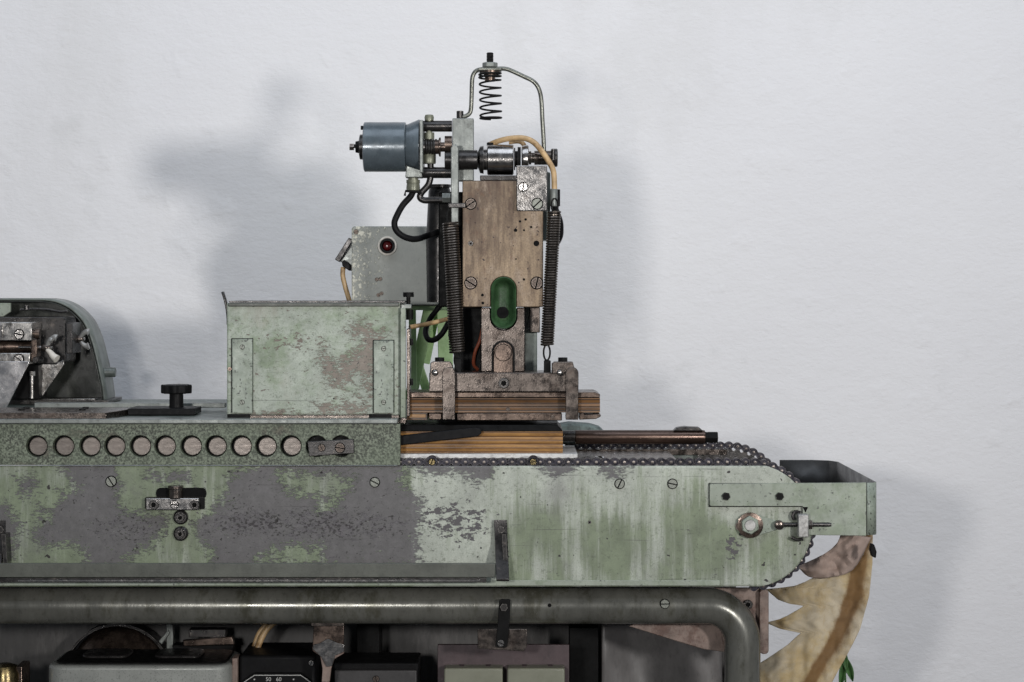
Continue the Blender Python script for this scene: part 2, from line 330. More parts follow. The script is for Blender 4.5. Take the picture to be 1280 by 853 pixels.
def paint_mat(name, primer, light, green, streaky=True):
    """chipped green paint over primer; vertex colour 'wear' says where (R primer, G green stain, B chips)"""
    n = N(name); a = n.attr('wear')
    rag = n.noise(60, 10, 0.82, (0.7, 1, 1.3)); fine = n.noise(360, 6, 0.75, (0.45, 1, 1.2), rot=(0, 0.35, 0)); tiny = n.noise(900, 4, 0.7)
    k = n.math('ADD', a[0], n.math('MULTIPLY', n.math('SUBTRACT', rag, 0.5), 2.1))
    k = n.math('ADD', k, n.math('MULTIPLY', n.math('SUBTRACT', fine, 0.5), 2.4))
    prim = n.ss(k, 0.38, 0.64, 0, 0.94)
    chips = n.ss(n.math('ADD', n.noise(240, 4, 0.65, (0.55, 1, 1.0), (5, 5, 1), rot=(0, 0.5, 0)), n.lin(a[2], 0, 1, -0.15, 0.10)), 0.575, 0.605)
    v = n.noise(22, 8, 0.72, (1, 1, 1), (1, 2, 3)); brush = n.noise(75, 6, 0.7, (1, 1, 0.07), (2, 0, 0)) if streaky else n.noise(60, 7, 0.72, (0.6, 1, 0.8))
    g = n.math('ADD', a[1], n.lin(brush, 0.3, 0.7, -0.5, 0.5)); g = n.math('ADD', g, n.lin(v, 0.3, 0.7, -0.25, 0.25)); g = n.ss(g, 0.2, 1.0)
    lt = n.mix(n.ss(v, 0.3, 0.7), dk(light, 0.78), dk(light, 1.15))
    paint = n.mix(g, lt, n.mix(n.ss(v, 0.35, 0.65), dk(green, 0.78), dk(green, 1.18)))
    paint = n.mix(n.ss(tiny, 0.35, 0.65, 0, 0.30), paint, dk(green, 0.62))
    grime = n.ss(n.noise(240, 6, 0.78, (1, 1, 1), (8, 8, 8)), 0.52, 0.66, 0, 0.60); paint = n.mix(grime, paint, dk(green, 0.42))
    wash = n.ss(n.noise(12, 7, 0.7, (1, 1, 0.6), (2, 6, 3)), 0.52, 0.72, 0, 0.45); paint = n.mix(wash, paint, dk(primer, 1.25))
    pv = n.noise(90, 6, 0.75); pr = n.mix(n.ss(pv, 0.28, 0.72), dk(primer, 0.80), dk(primer, 1.18))
    pr = n.mix(n.ss(tiny, 0.35, 0.7, 0, 0.25), pr, dk(primer, 0.6))
    fleck = n.ss(n.noise(280, 5, 0.75, (0.4, 1, 1), (7, 2, 7), rot=(0, 0.3, 0)), 0.66, 0.70, 0, 0.7); pr = n.mix(fleck, pr, dk(light, 0.7))
    pits = n.ss(n.math('ADD', n.noise(330, 3, 0.6, (0.7, 1, 1), (2, 9, 4), rot=(0, -0.5, 0)), n.lin(a[2], 0, 1, -0.09, 0.085)), 0.60, 0.635, 0, 0.9)
    pr = n.mix(pits, pr, (0.022, 0.018, 0.02))
    c = n.mix(chips, paint, dk(primer, 0.72)); c = n.mix(prim, c, pr)
    dots = n.ss(n.noise(95, 2, 0.5, (1, 1, 1), (6, 3, 1)), 0.72, 0.735); c = n.mix(dots, c, (0.02, 0.018, 0.016))
    scr = n.ss(n.noise(330, 2, 0.6, (0.02, 1, 1), (1, 8, 2), rot=(0, 0.45, 0)), 0.70, 0.74, 0, 0.5); c = n.mix(scr, c, (0.05, 0.046, 0.045))
    h = n.math('SUBTRACT', n.math('MULTIPLY', tiny, 0.35), n.math('ADD', prim, n.math('MULTIPLY', chips, 0.6)))
    r = n.lin(rag, 0.3, 0.7, 0.36, 0.60)
    return n.out(c, r, 0.0, n.bump(h, 0.6, 0.0006), 0.4)
M['panel'] = paint_mat('chipped_panel_paint', (0.104, 0.097, 0.101), (0.43, 0.455, 0.395), (0.175, 0.208, 0.135))
M['guard'] = paint_mat('chipped_guard_paint', (0.205, 0.168, 0.138), (0.375, 0.41, 0.35), (0.205, 0.255, 0.17), False)

def speckle_mat():
    n = N('speckled_hammer_green')
    a = n.noise(430, 4, 0.65); b = n.noise(20, 5, 0.65)
    c = n.mix(n.ss(a, 0.40, 0.62), (0.034, 0.038, 0.028), (0.185, 0.21, 0.155))
    w = n.ss(n.noise(30, 8, 0.75, (0.6, 1, 1.2), (3, 0, 1)), 0.56, 0.64, 0, 0.85); c = n.mix(w, c, n.mix(n.ss(a, 0.4, 0.6), (0.028, 0.025, 0.02), (0.10, 0.085, 0.065)))
    c = n.mix(n.ss(b, 0.35, 0.7, 0, 0.4), c, (0.12, 0.15, 0.10))
    return n.out(c, 0.5, 0.05, n.bump(a, 0.5, 0.0008), 0.4)
M['speckle'] = speckle_mat()

def copper_mat():
    n = N('copper_brown_plate')
    b = n.noise(120, 7, 0.75, (1, 1, 0.10)); v = n.noise(13, 9, 0.75, (1, 1, 0.55), (2, 0, 1)); s = n.noise(26, 10, 0.78, (1, 1, 0.5), (0, 4, 3)); t = n.noise(420, 5, 0.72)
    c = n.mix(n.ss(v, 0.34, 0.62), (0.062, 0.040, 0.024), (0.215, 0.157, 0.098))
    c = n.mix(n.ss(b, 0.42, 0.72, 0, 0.7), c, (0.075, 0.048, 0.034)); c = n.mix(n.ss(s, 0.50, 0.66, 0, 0.75), c, (0.26, 0.205, 0.155))
    c = n.mix(n.ss(t, 0.4, 0.68, 0, 0.5), c, (0.06, 0.04, 0.03))
    st = n.noise(40, 6, 0.7, (1, 1, 0.45), (5, 2, 8)); c = n.mix(n.ss(st, 0.54, 0.68, 0, 0.75), c, (0.052, 0.028, 0.017)); c = n.mix(n.ss(n.noise(75, 7, 0.75, (1, 1, 0.8), (9, 2, 1)), 0.55, 0.68, 0, 0.6), c, (0.085, 0.040, 0.020))
    p = n.ss(n.noise(170, 3, 0.6, (1, 1, 1), (1, 1, 7)), 0.66, 0.69); c = n.mix(p, c, (0.022, 0.011, 0.009))
    return n.out(c, n.lin(b, 0.3, 0.7, 0.32, 0.55), 0.4, n.bump(b, 0.3, 0.0006))
M['copper'] = copper_mat()

def laminate_mat(name, a, b, pitch):
    n = N(name); sep = n.new('ShaderNodeSeparateXYZ'); n.put(sep.inputs[0], n.obj((1, 1, 1)))
    w = n.math('ADD', n.math('MULTIPLY', sep.outputs[2], 2*PI/pitch), n.math('MULTIPLY', n.noise(40, 5, 0.6, (0.15, 1, 1)), 2.4))
    k = n.ss(n.math('SINE', w), -0.95, -0.35); w2 = n.math('MULTIPLY', sep.outputs[2], 2*PI/(pitch*0.29)); k2 = n.ss(n.math('SINE', w2), -1, 1, 0.72, 1)
    v = n.noise(120, 7, 0.75, (0.10, 1, 1)); g = n.noise(9, 6, 0.7, (0.8, 1, 1.5), (1, 1, 1))
    c = n.mix(k, a, n.mix(n.ss(g, 0.35, 0.65), dk(b, 0.72), dk(b, 1.15))); c = n.mix(n.lin(k2, 0.72, 1, 0.35, 0), c, a)
    c = n.mix(n.ss(v, 0.42, 0.7, 0, 0.65), c, dk(a, 0.9))
    oil = n.noise(12, 7, 0.7, (0.6, 1, 1), (5, 0, 0)); c = n.mix(n.ss(oil, 0.52, 0.70, 0, 0.65), c, dk(a, 0.45))
    return n.out(c, 0.40, 0, n.bump(v, 0.3, 0.0006))
M['lam_dark'] = laminate_mat('laminate_dark', (0.020, 0.009, 0.004), (0.20, 0.095, 0.03), 0.0046)
M['lam_light'] = laminate_mat('laminate_light', (0.095, 0.038, 0.010), (0.45, 0.235, 0.068), 0.0050)

def cloth_mat(name, a, b, c3, tint=None):
    n = N(name); v = n.noise(16, 8, 0.72); w = n.noise(30, 8, 0.74, (1, 1, 0.6), (3, 2, 1)); f = n.noise(900, 2, 0.5)
    c = n.mix(n.ss(v, 0.36, 0.64), a, b); c = n.mix(n.ss(w, 0.52, 0.70, 0, 0.7), c, c3)
    if tint is not None:
        at = n.attr('wear'); k = n.math('ADD', at[0], n.lin(w, 0.3, 0.7, -0.25, 0.25)); c = n.mix(n.ss(k, 0.2, 0.9, 0, 0.9), c, tint)
    c = n.mix(n.ss(n.noise(260, 4, 0.7), 0.5, 0.75, 0, 0.3), c, dk(c3, 0.6))
    return n.out(c, 0.8, 0, n.bump(f, 0.35, 0.0005, n.bump(w, 0.25, 0.002)), 0.2)
M['bag'] = cloth_mat('stained_canvas', (0.47, 0.36, 0.19), (0.53, 0.465, 0.35), (0.38, 0.26, 0.115), (0.155, 0.080, 0.028))
M['bag_brown'] = cloth_mat('brown_canvas', (0.20, 0.115, 0.045), (0.33, 0.22, 0.10), (0.12, 0.065, 0.025))
M['bag_mauve'] = cloth_mat('mauve_canvas', (0.34, 0.26, 0.22), (0.38, 0.295, 0.255), (0.31, 0.23, 0.18))

# ------------------------------------------------------------------ shared fastener meshes (unit radius, axis -y towards the viewer)
def circ(n, r=1, ph=0): return [(r*math.cos(2*PI*i/n + ph), r*math.sin(2*PI*i/n + ph)) for i in range(n)]
def ext(g, pts, y0, y1):
    n = len(pts); g.add([(x, y0, z) for x, z in pts] + [(x, y1, z) for x, z in pts],
        [list(range(n)), list(range(2*n-1, n-1, -1))] + [(i, (i+1) % n, n+(i+1) % n, n+i) for i in range(n)])
def slot_mesh(name, mat):
    g = G(); w = 0.15; a0 = math.asin(w)
    for s in (1, -1):
        pts = [(s*math.sqrt(max(0, 1 - 0)) * math.cos(a), s*math.sin(a)) for a in [a0 + (PI - 2*a0)*i/14 for i in range(15)]]
        ext(g, [(x*0.9, z*0.9) for x, z in pts], -0.42, 0.0)
        ext(g, pts, -0.30, 0.0)
    g.mi = 1; ext(g, circ(20, 0.97), -0.12, 0.05); ext(g, circ(20, 1.22), -0.06, 0.04)
    return to_mesh(name, g, [mat, M['hole']], Vector())
def socket_mesh(name, mats):
    g = G(); n = 24; hx = []
    for i in range(n):
        a = 2*PI*i/n; k = math.cos(PI/6)/math.cos(((a + PI/6) % (PI/3)) - PI/6); hx.append((0.55*k*math.cos(a), 0.55*k*math.sin(a)))
    o = circ(n); o2 = circ(n, 0.9)
    vs = [(x, 0.05, z) for x, z in o] + [(x, -0.6, z) for x, z in o] + [(x, -0.72, z) for x, z in o2] + [(x, -0.72, z) for x, z in hx] + [(x, -0.2, z) for x, z in hx]
    fs = [(k*n+i, k*n+(i+1) % n, (k+1)*n+(i+1) % n, (k+1)*n+i) for k in range(4) for i in range(n)]
    g.add(vs, fs); g.mi = 1; g.add([(x, -0.2, z) for x, z in hx], [list(range(n))])
    return to_mesh(name, g, mats, Vector())
def hex_mesh(name, mat):
    g = G(); ext(g, circ(6, 1, 0.2), -0.7, 0.05); ext(g, circ(20, 0.82), -0.76, 0.0); return to_mesh(name, g, mat, Vector())
SLOT = slot_mesh('slotted_screw', M['steel']); SLOT_B = slot_mesh('slotted_screw_brown', M['screw_brown']); SLOT_G = slot_mesh('slotted_screw_painted', M['painted_screw'])
SOCK = socket_mesh('socket_screw', [M['dark_steel'], M['hole']]); HEX = hex_mesh('hex_bolt', M['dark_steel'])
def screw(px, py, r, d, parent, me=None, ry=None, name='screw'):
    return inst(name, me or SLOT, parent, W(px, py, d), r*S(d), random.uniform(0, 3.1) if ry is None else ry)

# ------------------------------------------------------------------ the setting
WALL_Y = 0.76
tag(mk('wall', G().wbox((-4, WALL_Y, 0), (4, WALL_Y + 0.15, 3.2)), M['wall']), 'white painted plaster wall behind the machine', None, kind='structure')
tag(mk('floor', G().wbox((-4, -4.5, -0.1), (4, WALL_Y, 0)), M['chair_floor']), 'grey concrete floor under the machine', None, kind='structure')

# ------------------------------------------------------------------ wear maps
def inpoly(x, y, P):
    c = False; n = len(P); j = n - 1
    for i in range(n):
        if (P[i][1] > y) != (P[j][1] > y) and x < (P[j][0]-P[i][0])*(y-P[i][1])/(P[j][1]-P[i][1]) + P[i][0]: c = not c
        j = i
    return c
def polydist(x, y, P):
    m = 1e9; n = len(P)
    for i in range(n):
        ax, ay = P[i]; bx, by = P[(i+1) % n]; dx, dy = bx-ax, by-ay; L = dx*dx+dy*dy
        t = 0 if L == 0 else max(0, min(1, ((x-ax)*dx+(y-ay)*dy)/L)); m = min(m, math.hypot(x-ax-t*dx, y-ay-t*dy))
    return m
def field(x, y, plus, minus, soft):
    v = 0.0
    for P in plus:
        xs = [p[0] for p in P]; ys = [p[1] for p in P]
        if min(xs)-soft < x < max(xs)+soft and min(ys)-soft < y < max(ys)+soft:
            d = polydist(x, y, P); d = d if inpoly(x, y, P) else -d; v = max(v, max(0, min(1, 0.5 + 0.5*d/soft)))
    for P in minus:
        xs = [p[0] for p in P]; ys = [p[1] for p in P]
        if min(xs)-soft < x < max(xs)+soft and min(ys)-soft < y < max(ys)+soft:
            d = polydist(x, y, P); d = d if inpoly(x, y, P) else -d; v = min(v, 1 - max(0, min(1, 0.5 + 0.5*d/soft)))
    return v
def blob(x, y, cx, cy, rx, ry): return max(0.0, 1 - ((x-cx)/rx)**2 - ((y-cy)/ry)**2)
def set_wear(o, wear, d):
    me = o.data; at = me.color_attributes.new('wear', 'FLOAT_COLOR', 'POINT'); off = WPOS[o.name]; s = S(d); buf = []
    for v in me.vertices:
        px = HX + (v.co.x + off.x)/s; py = HY + (ZC - v.co.z - off.z)/s; r, g, b = wear(px, py); buf += [r, g, b, 1]
    at.data.foreach_set('color', buf)

# ------------------------------------------------------------------ conveyor machine
mach = thing('conveyor_machine', (0, 0.2, 0), 'long conveyor machine bed with chipped green side sheet, roller chains and tube rail', 'machine')

def panel_right(y):
    cx, cy, r = 938, 657, 77
    return cx + math.sqrt(max(0, r*r - (y-cy)**2)) if abs(y-cy) < r else cx
rows = [582.5 + (733 - 582.5)*j/56 for j in range(57)]
def pfn(u, v):
    y = rows[min(56, int(round(v*56)))]; x0 = -60; return W(x0 + (panel_right(y) - x0)*u, y, 0.0)
side = mk('side_panel', G().sheet(pfn, 380, 56), M['panel'], mach, solid=0.004, label='chipped pale green side sheet with grey primer patches')
PL = [[(72,575),(150,575),(146,600),(150,612),(148,632),(165,640),(207,645),(205,665),(192,678),(165,695),(150,710),(108,710),(108,688),(85,680),(55,687),(44,675),(42,660),(60,650),(75,620),(95,610)],
      [(285,600),(300,588),(330,575),(503,575),(503,603),(522,620),(530,642),(522,660),(524,712),(262,712),(266,690),(250,675),(240,655),(262,640),(280,625)],
      [(513,575),(622,575),(612,596),(596,602),(570,590),(553,597),(530,590)], [(668,575),(728,575),(708,590),(690,595)], [(748,578),(788,578),(772,597),(755,592)],
      [(183,592),(235,590),(240,600),(200,604)], [(46,628),(60,640),(48,650)], [(20,600),(40,596),(44,612),(26,618)], [(-60,640),(10,630),(28,660),(12,700),(-60,720)]]
MI = [[(348,588),(372,592),(442,598),(440,612),(395,622),(358,612)], [(345,686),(402,684),(402,702),(325,703)], [(395,628),(425,622),(420,632),(400,636)], [(130,575),(160,575),(158,583)]]
def wear_panel(x, y):
    r = field(x, y, PL, MI, 15)
    g = 0.25 + 0.25*mnoise.noise((x/60, y/60, 1))
    if x < 515: g += 0.72
    if x > 620: g += 0.55*max(0, min(1, (y-622)/40))*(0.6 + 0.8*mnoise.noise((x/26, y/160, 5)))
    for c in ((665,650,40,60),(860,640,40,60),(900,690,80,50),(760,680,60,40)): g += 0.45*blob(x, y, *c)
    g -= 0.5*blob(x, y, 560, 620, 60, 40)
    b = 0.25 + 0.9*blob(x, y, 570, 652, 55, 34) + 0.7*blob(x, y, 400, 655, 140, 26) + 0.5*blob(x, y, 170, 660, 60, 26) + 1.0*blob(x, y, 916, 682, 16, 24) + 0.4*blob(x, y, 290, 650, 60, 30)
    if x > 640: b -= 0.2
    return r, max(0, min(1, g)), max(0, min(1, b))
set_wear(side, wear_panel, 0.0)
for px, py, r in ((139,602,6),(468.5,603,5.5),(774.5,605,5.5),(840.5,605,5.5)): screw(px, py, r, -0.002, side, SLOT_G)
screw(737, 653, 2, -0.002, side, SOCK)
# folded lower lip of the sheet
mk('bottom_lip', G().box(-60, 725.5, 900, 732.5, -0.0042, -0.0028), M['tray'], mach, 0.0008)

# speckled pin rail with real holes
hx = [48, 81.5, 114.5, 145.5, 177.5, 208.5, 241, 272, 303.5, 334.5, 365.5]
rail = mk('pin_rail', G().holed(-60, 530.5, 500, 581.5, [(x-2.2, 558, 13.6) for x in [-16] + hx + [398, 428.5]], -0.004, 0.012), M['speckle'], mach, 0.0006)
mk('rail_backing', G().box(-60, 532, 499, 581, 0.0125, 0.03), M['black_oxide'], mach)
for x in [-15] + hx:
    mk('pin', G().ly(x, 558, [(0.0025, 10.6), (0.0032, 11.4), (0.0124, 11.4)]) , M['pin'], rail)
cov = mk('cover_bar', G().prism([(384,552),(442,549),(443,567),(386,571)], -0.0095, -0.0045), M['dark_steel'], mach, 0.001)
screw(402, 560, 4, -0.0095, cov, SLOT_B); screw(425, 560, 5.5, -0.0095, cov, SLOT_B)
mk('edge_strip', G().box(-60, 524, 497, 530, -0.008, 0.02), M['alu'], mach, 0.0012)
zt = W(0, 524, -0.008).z
mk('top_plate', G().wbox((W(-90, 0, 0).x, 0.0205, zt - 0.012), (W(498, 0, 0).x, 0.47, zt - 0.001)), M['grey_green'], mach, 0.001)
g = G(); a = W(-60, 0, 0.03).x; b = W(131, 0, 0.03).x; c = W(150, 0, 0.03).x
g.prismz([(a, 0.0), (W(133,0,0).x, 0.0), (W(152,0,0).x, 0.11), (a, 0.11)], zt - 0.0005, zt + 0.0075)
lp = mk('locating_plate', g, M['steel_worn'], mach, 0.0008)
for px, d in ((27, 0.05), (103, 0.05), (33, 0.085), (107, 0.085)):
    w = W(px, 0, d); mk('plate_screw', G().lathe([(0, 0.0042), (0.0022, 0.0042), (0.0026, 0.0036)], Vector((w.x, d, zt + 0.0072)), 'z', 12), M['black_oxide'], lp)
gb = mk('guide_bar', G().wbox((W(44, 0, 0.17).x, 0.165, zt + 0.004), (W(282, 0, 0.17).x, 0.18, zt + 0.0105)), M['alu'], mach, 0.0008)
kb = mk('knob_base', G().wbox((W(163, 0, 0.09).x, 0.07, zt), (W(246, 0, 0.09).x, 0.13, zt + 0.0085)), M['black_plastic'], mach, 0.001)
kx = W(220.5, 0, 0.1).x; s = S(0.1)
pts = []
for i in range(48):
    a = 2*PI*i/48; r = (18.2 + 1.5*math.cos(8*a))*s; pts.append((kx + r*math.cos(a), 0.1 + r*math.sin(a)))
zk = W(0, 492, 0.1).z
kn = mk('star_knob', G().prismz(pts, zk, zk + 0.0115), M['black_plastic'], mach, 0.0018, 3)
mk('knob_stem', G().lz([(492, 8.6), (507, 8.8), (511, 9.2)], 220.5, 0.1), M['black_plastic'], kn)

# square slot with a clamped block, left of the middle of the sheet
ab = mk('adjuster_block', G().box(182, 623, 249, 638, -0.012, -0.0025), M['steel'], mach, 0.0012)
mk('adjuster_slot', G().prism(rrect(195, 610, 258, 624, 6), -0.0035, -0.0022), M['hole'], mach)
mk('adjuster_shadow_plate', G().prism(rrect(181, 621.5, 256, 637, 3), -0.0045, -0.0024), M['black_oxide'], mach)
mk('adjuster_post', G().lz([(622.5, 9), (612, 9), (611.5, 8)], 219.5, -0.006, 20).lz([(611.5, 9.5), (607, 9.5)], 219.5, -0.006, 20), M['steel_worn'], ab, 0.0006)
for px, me, r in ((192.5, SOCK, 6.2), (218, SLOT, 4.6), (243.5, SOCK, 6.2)): screw(px, 631, r, -0.012, ab, me)
for py in (647, 667.5):
    b_ = mk('boss', G().ly(225.5, py, [(-0.0075, 7.0), (-0.0055, 9.2), (-0.002, 9.2)]), M['dark_steel'], mach); screw(225.5, py, 5.2, -0.0075, b_, SOCK)

# front guard rail held on two arms
gr = mk('guard_rail', G().box(-60, 704.5, 619, 722, -0.036, -0.030), M['rail_paint'], mach, 0.0008)
mk('rail_foot', G().box(-60, 722.2, 608, 728.5, -0.031, -0.012), M['dark_steel'], gr, 0.0006)
mk('rail_rib', G().box(22, 724.6, 600, 727.4, -0.0325, -0.0312), M['steel'], gr, 0.0004)
for x in (0, 625.5):
    g = G(); w = 8.0
    P = [(652, -0.0025), (649, -0.008), (678, -0.0125), (704, -0.030), (719, -0.0385), (722, -0.0365), (706, -0.025), (680, -0.0075)]
    vs = []
    for sx in (-w, w):
        for py, d in P: vs.append((W(x + sx + (0.045*(py-650) if x else 0), HY, 0).x, d, ZC - (py - HY)/1000.0))
    n = len(P); g.add(vs, [list(range(n)), list(range(2*n-1, n-1, -1))] + [(i, (i+1) % n, n+(i+1) % n, n+i) for i in range(n)])
    am = mk('rail_arm', g, M['dark_steel'], gr, 0.0006)
    screw(x + 1, 662, 4.5, -0.0105, am, HEX)
    # triangular web behind the arm
    mk('arm_web', G().prism([(x+2, 668), (x+7, 668), (x+9, 704), (x+4, 704)], -0.0255, -0.0026), M['dark_steel'], gr)

# tube rail below the sheet, with its bend
pts = [W(-70, 757.3, 0.03), W(200, 757.3, 0.03), W(500, 757.3, 0.03), W(870, 757.3, 0.03)]
R = 46
for i in range(1, 15):
    a = (PI/2)*i/14; pts.append(W(882 + R*math.sin(a), 757.3 + R - R*math.cos(a), 0.03))
pts += [W(928, 853, 0.03), W(928, 1000, 0.03)]; pts.append(Vector((pts[-1].x, 0.03, 0.0)))
M['pipe'] = gm('grey_pipe_paint', (0.130, 0.129, 0.113), 0.24, 0.4, 0.25, 12, (0.065, 0.063, 0.045), 15, 0.53, st=(1.5, 1, 0.5), speck=(0.4, 0.4, 0.37), ss=260, ts=0.77, bump=0.12, bs=200, rv=0.08)
tb = mk('tube_rail', G().tube(pts, 0.0228, 40), M['pipe'], mach)
screw(831, 755, 5.2, 0.0075, tb, SLOT_G, 0.0); mk('tube_hole', G().ly(687, 757, [(0.0068, 2.4), (0.009, 2.4)], 12), M['hole'], tb)
# strap clips under the tube
cl = mk('tube_clip', G().prism([(597,786.5),(659,786.5),(658.5,808),(655,814.5),(597,811)], 0.002, 0.0045), M['steel_worn'], mach, 0.0008)
mk('clip_strap', G().prism([(624,751),(626,749.5),(636,749.5),(638,751),(637,780),(634,808),(632,810),(621,810),(619,808),(622,780)], -0.0035, 0.0015), M['black_oxide'], cl, 0.0008)
screw(630, 759, 5, -0.0037, cl, HEX, 0.3); screw(626, 804, 4.2, -0.0037, cl, SLOT)
cb = mk('angle_clip', G().prism([(392,782),(430,782),(430,809),(390.5,809)], 0.03, 0.034), M['brass'] if False else M['steel_brown'], mach, 0.0008)
mk('clip_lip', G().prism([(388,777),(428,777),(431,783),(389,783)], 0.02, 0.036), M['steel_worn'], cb, 0.0008)
mk('clip_tongue', G().prism([(390.5,809),(430,809),(430,817),(418,824),(414,836),(412,853),(402,853),(403,836),(400,820),(391,814)], 0.026, 0.031), M['rust_pink'], cb, 0.0008)
mk('flaked_plate', G().prism([(392,806),(400,804),(410,798),(420,803),(430,806),(430,815),(419,820),(415,833),(408,834),(402,822),(391,812)], 0.0235, 0.0255), M['steel'], cb, 0.0006)

# end support plates right of the tube bend
ep = mk('end_plate', G().prism([(893,735),(949,735),(949,812),(905,812)], 0.056, 0.062), M['rust_pink'], mach, 0.001)
screw(934.5, 755.5, 6, 0.056, ep, SOCK)
mk('end_strap', G().prism(rrect(949.5, 737, 961, 818, 5), 0.045, 0.075), M['rust_pink'], ep, 0.001)
mk('gusset', G().prism([(786,783),(800,778),(900,778),(912,816),(880,812),(850,803)], 0.064, 0.070), M['rust_pink'], mach, 0.001)

# under-carriage: back sheet, legs, floor of the cabinet
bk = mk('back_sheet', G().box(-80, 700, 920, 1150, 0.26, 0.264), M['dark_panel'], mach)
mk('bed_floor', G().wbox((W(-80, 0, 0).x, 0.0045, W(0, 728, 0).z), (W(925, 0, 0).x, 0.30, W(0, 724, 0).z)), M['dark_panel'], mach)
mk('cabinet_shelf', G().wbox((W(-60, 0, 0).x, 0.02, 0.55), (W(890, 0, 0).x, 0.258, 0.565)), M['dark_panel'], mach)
for x in (20, 880):
    for d in (0.03, 0.225): mk('leg', G().wbox((W(x, 0, d).x - 0.02, d, 0), (W(x, 0, d).x + 0.02, d + 0.03, 0.548)), M['dark_panel'], mach, 0.002)
mk('cabinet_post', G().box(446, 780, 474, 1030, 0.18, 0.25), M['black_oxide'], mach, 0.001)
mk('cabinet_post', G().box(712, 785, 748, 1030, 0.20, 0.25), M['black_oxide'], mach, 0.001)
M['cover_sheet'] = gm('grey_cover_sheet', (0.125, 0.118, 0.115), 0.5, 0.05, 0.3, 7, (0.09, 0.085, 0.082), 10, 0.53, st=(1.6, 1, 0.7), bump=0.1, bs=60)
mk('cover_sheet', G().sheet(lambda u, v: W(752 + 150*u, 779 + 190*v, 0.215) + Vector((0, 0.008*math.sin(7*u - 3*v) + 0.006*mnoise.noise((u*4, v*3, 2)), 0)), 30, 30), M['cover_sheet'], mach, solid=0.002)
mk('rear_panel', G().wbox((W(500, 0, 0).x, 0.297, W(0, 722, 0).z), (0.30, 0.3005, W(0, 583, 0).z)), M['grey_green'], mach)

# deck between the chains
mk('deck_plate', G().wbox((W(498, 0, 0).x, 0.022, W(0, 588, 0).z), (W(848, 0, 0.1).x, 0.262, W(0, 585, 0).z)), M['steel_brown'], mach, 0.0008)
al = mk('support_plate', G().wbox((W(500, 0, 0.025).x, 0.0225, W(0, 573.5, 0.022).z), (W(722, 0, 0.022).x, 0.16, W(0, 567.5, 0.022).z)), M['support'], mach, 0.0006)
mk('spring_clip', G().tube(helix(W(744, 578, 0.05) , W(752, 578, 0.06), 0.007, 1.3, 16, Vector((0, 0, 1))), 0.0012, 8), M['steel'], mach)

# chains: guide strip with links
def link_meshes():
    p = 0.01172; out = []
    for kind in (0, 1):
        g = G(); yo = 0.0052 if kind == 0 else 0.0036
        def plate(y0, y1):
            r, w = 0.0052, 0.0024; P = []
            P += [(p/2 + r*math.cos(a), r*math.sin(a)) for a in [math.radians(-125 + 250*i/12) for i in range(13)]]
            P.append((0, w))
            P += [(-p/2 + r*math.cos(a), r*math.sin(a)) for a in [math.radians(55 + 250*i/12) for i in range(13)]]
            P.append((0, -w)); ext(g, P, y0, y1)
        plate(-yo, -yo + 0.0013); plate(yo - 0.0013, yo)
        if kind == 0:
            g.mi = 1
            for s in (-1, 1): g.lathe([(-0.0064, 0.0012), (-0.0062, 0.0017), (0.0062, 0.0017)], Vector((s*p/2, 0, 0)), 'y', 10)
        else:
            for s in (-1, 1): g.lathe([(-0.0024, 0.0037), (0.0024, 0.0037)], Vector((s*p/2, 0, 0)), 'y', 12)
        out.append(to_mesh('chain_link', g, [M['chain'], M['chain_pin']], Vector()))
    return out
LK = link_meshes(); PITCH = 0.01172
def chain_path(d, xs):
    """world x,z along the top run, round the sprocket"""
    s0 = S(0.0); xc = (938 - HX)*s0; zc = ZC - (657 - HY)*s0; R = 0.0785
    out = []; x = xs; k = 0
    while x < xc: out.append((x, zc + R, 0.0)); x += PITCH
    a = (x - xc)/R
    while a < PI + 0.55:
        if a < PI: out.append((xc + R*math.sin(a), zc + R*math.cos(a), a))
        a += PITCH/R
    return out, xc, zc
for d, xs, nm in ((0.0125, W(506, 0, 0.0125).x, 'front'), (0.285, W(716, 0, 0.285).x, 'back')):
    path, xc, zc = chain_path(d, xs)
    gd = mk('chain_guide', G().wbox((xs - 0.004, d - 0.004, zc + 0.0655), (xc, d + 0.004, zc + 0.0735)), M['steel_worn'], mach, 0.0005)
    for i, (x, z, a) in enumerate(path):
        inst('chain_link', LK[i % 2], gd, (x, d, z), 1.0, a)
    g = G(); nt = 42; pts = []
    for i in range(nt*4):
        a = 2*PI*i/(nt*4); r = 0.0765 if i % 4 in (0, 1) else 0.0715; pts.append((xc + r*math.cos(a), zc + r*math.sin(a)))
    n = len(pts); ext(g, pts, d - 0.0022, d + 0.0022)
    sp = mk('sprocket', g, M['dark_steel'], mach)
    mk('sprocket_hub', G().lathe([(d - 0.004, 0.03), (d + 0.008, 0.03)], Vector((xc, 0, zc)), 'y', 32), M['steel_worn'], sp)
mk('sprocket_shaft', G().lathe([(0.02, 0.012), (0.30, 0.012)], Vector((xc, 0, zc)), 'y', 20), M['steel_worn'], mach)
g = G().lathe([(0.262, 0.066), (0.2735, 0.066), (0.277, 0.055)], Vector((xc, 0, zc)), 'y', 48)
mk('drum', G().lathe([(0.03, 0.060), (0.262, 0.060)], Vector((xc, 0, zc)), 'y', 48), M['dark_steel'], mach)
for px in (540, 666.5):
    lg = mk('chain_lug', G().ly(px, 576.5, [(0.0025, 6.6), (0.0015, 7.2), (0.0055, 7.2)], 20), M['chain'], mach)
    screw(px, 577.5, 3.8, 0.0025, lg, slot_mesh('brass_screw', M['old_brass']))

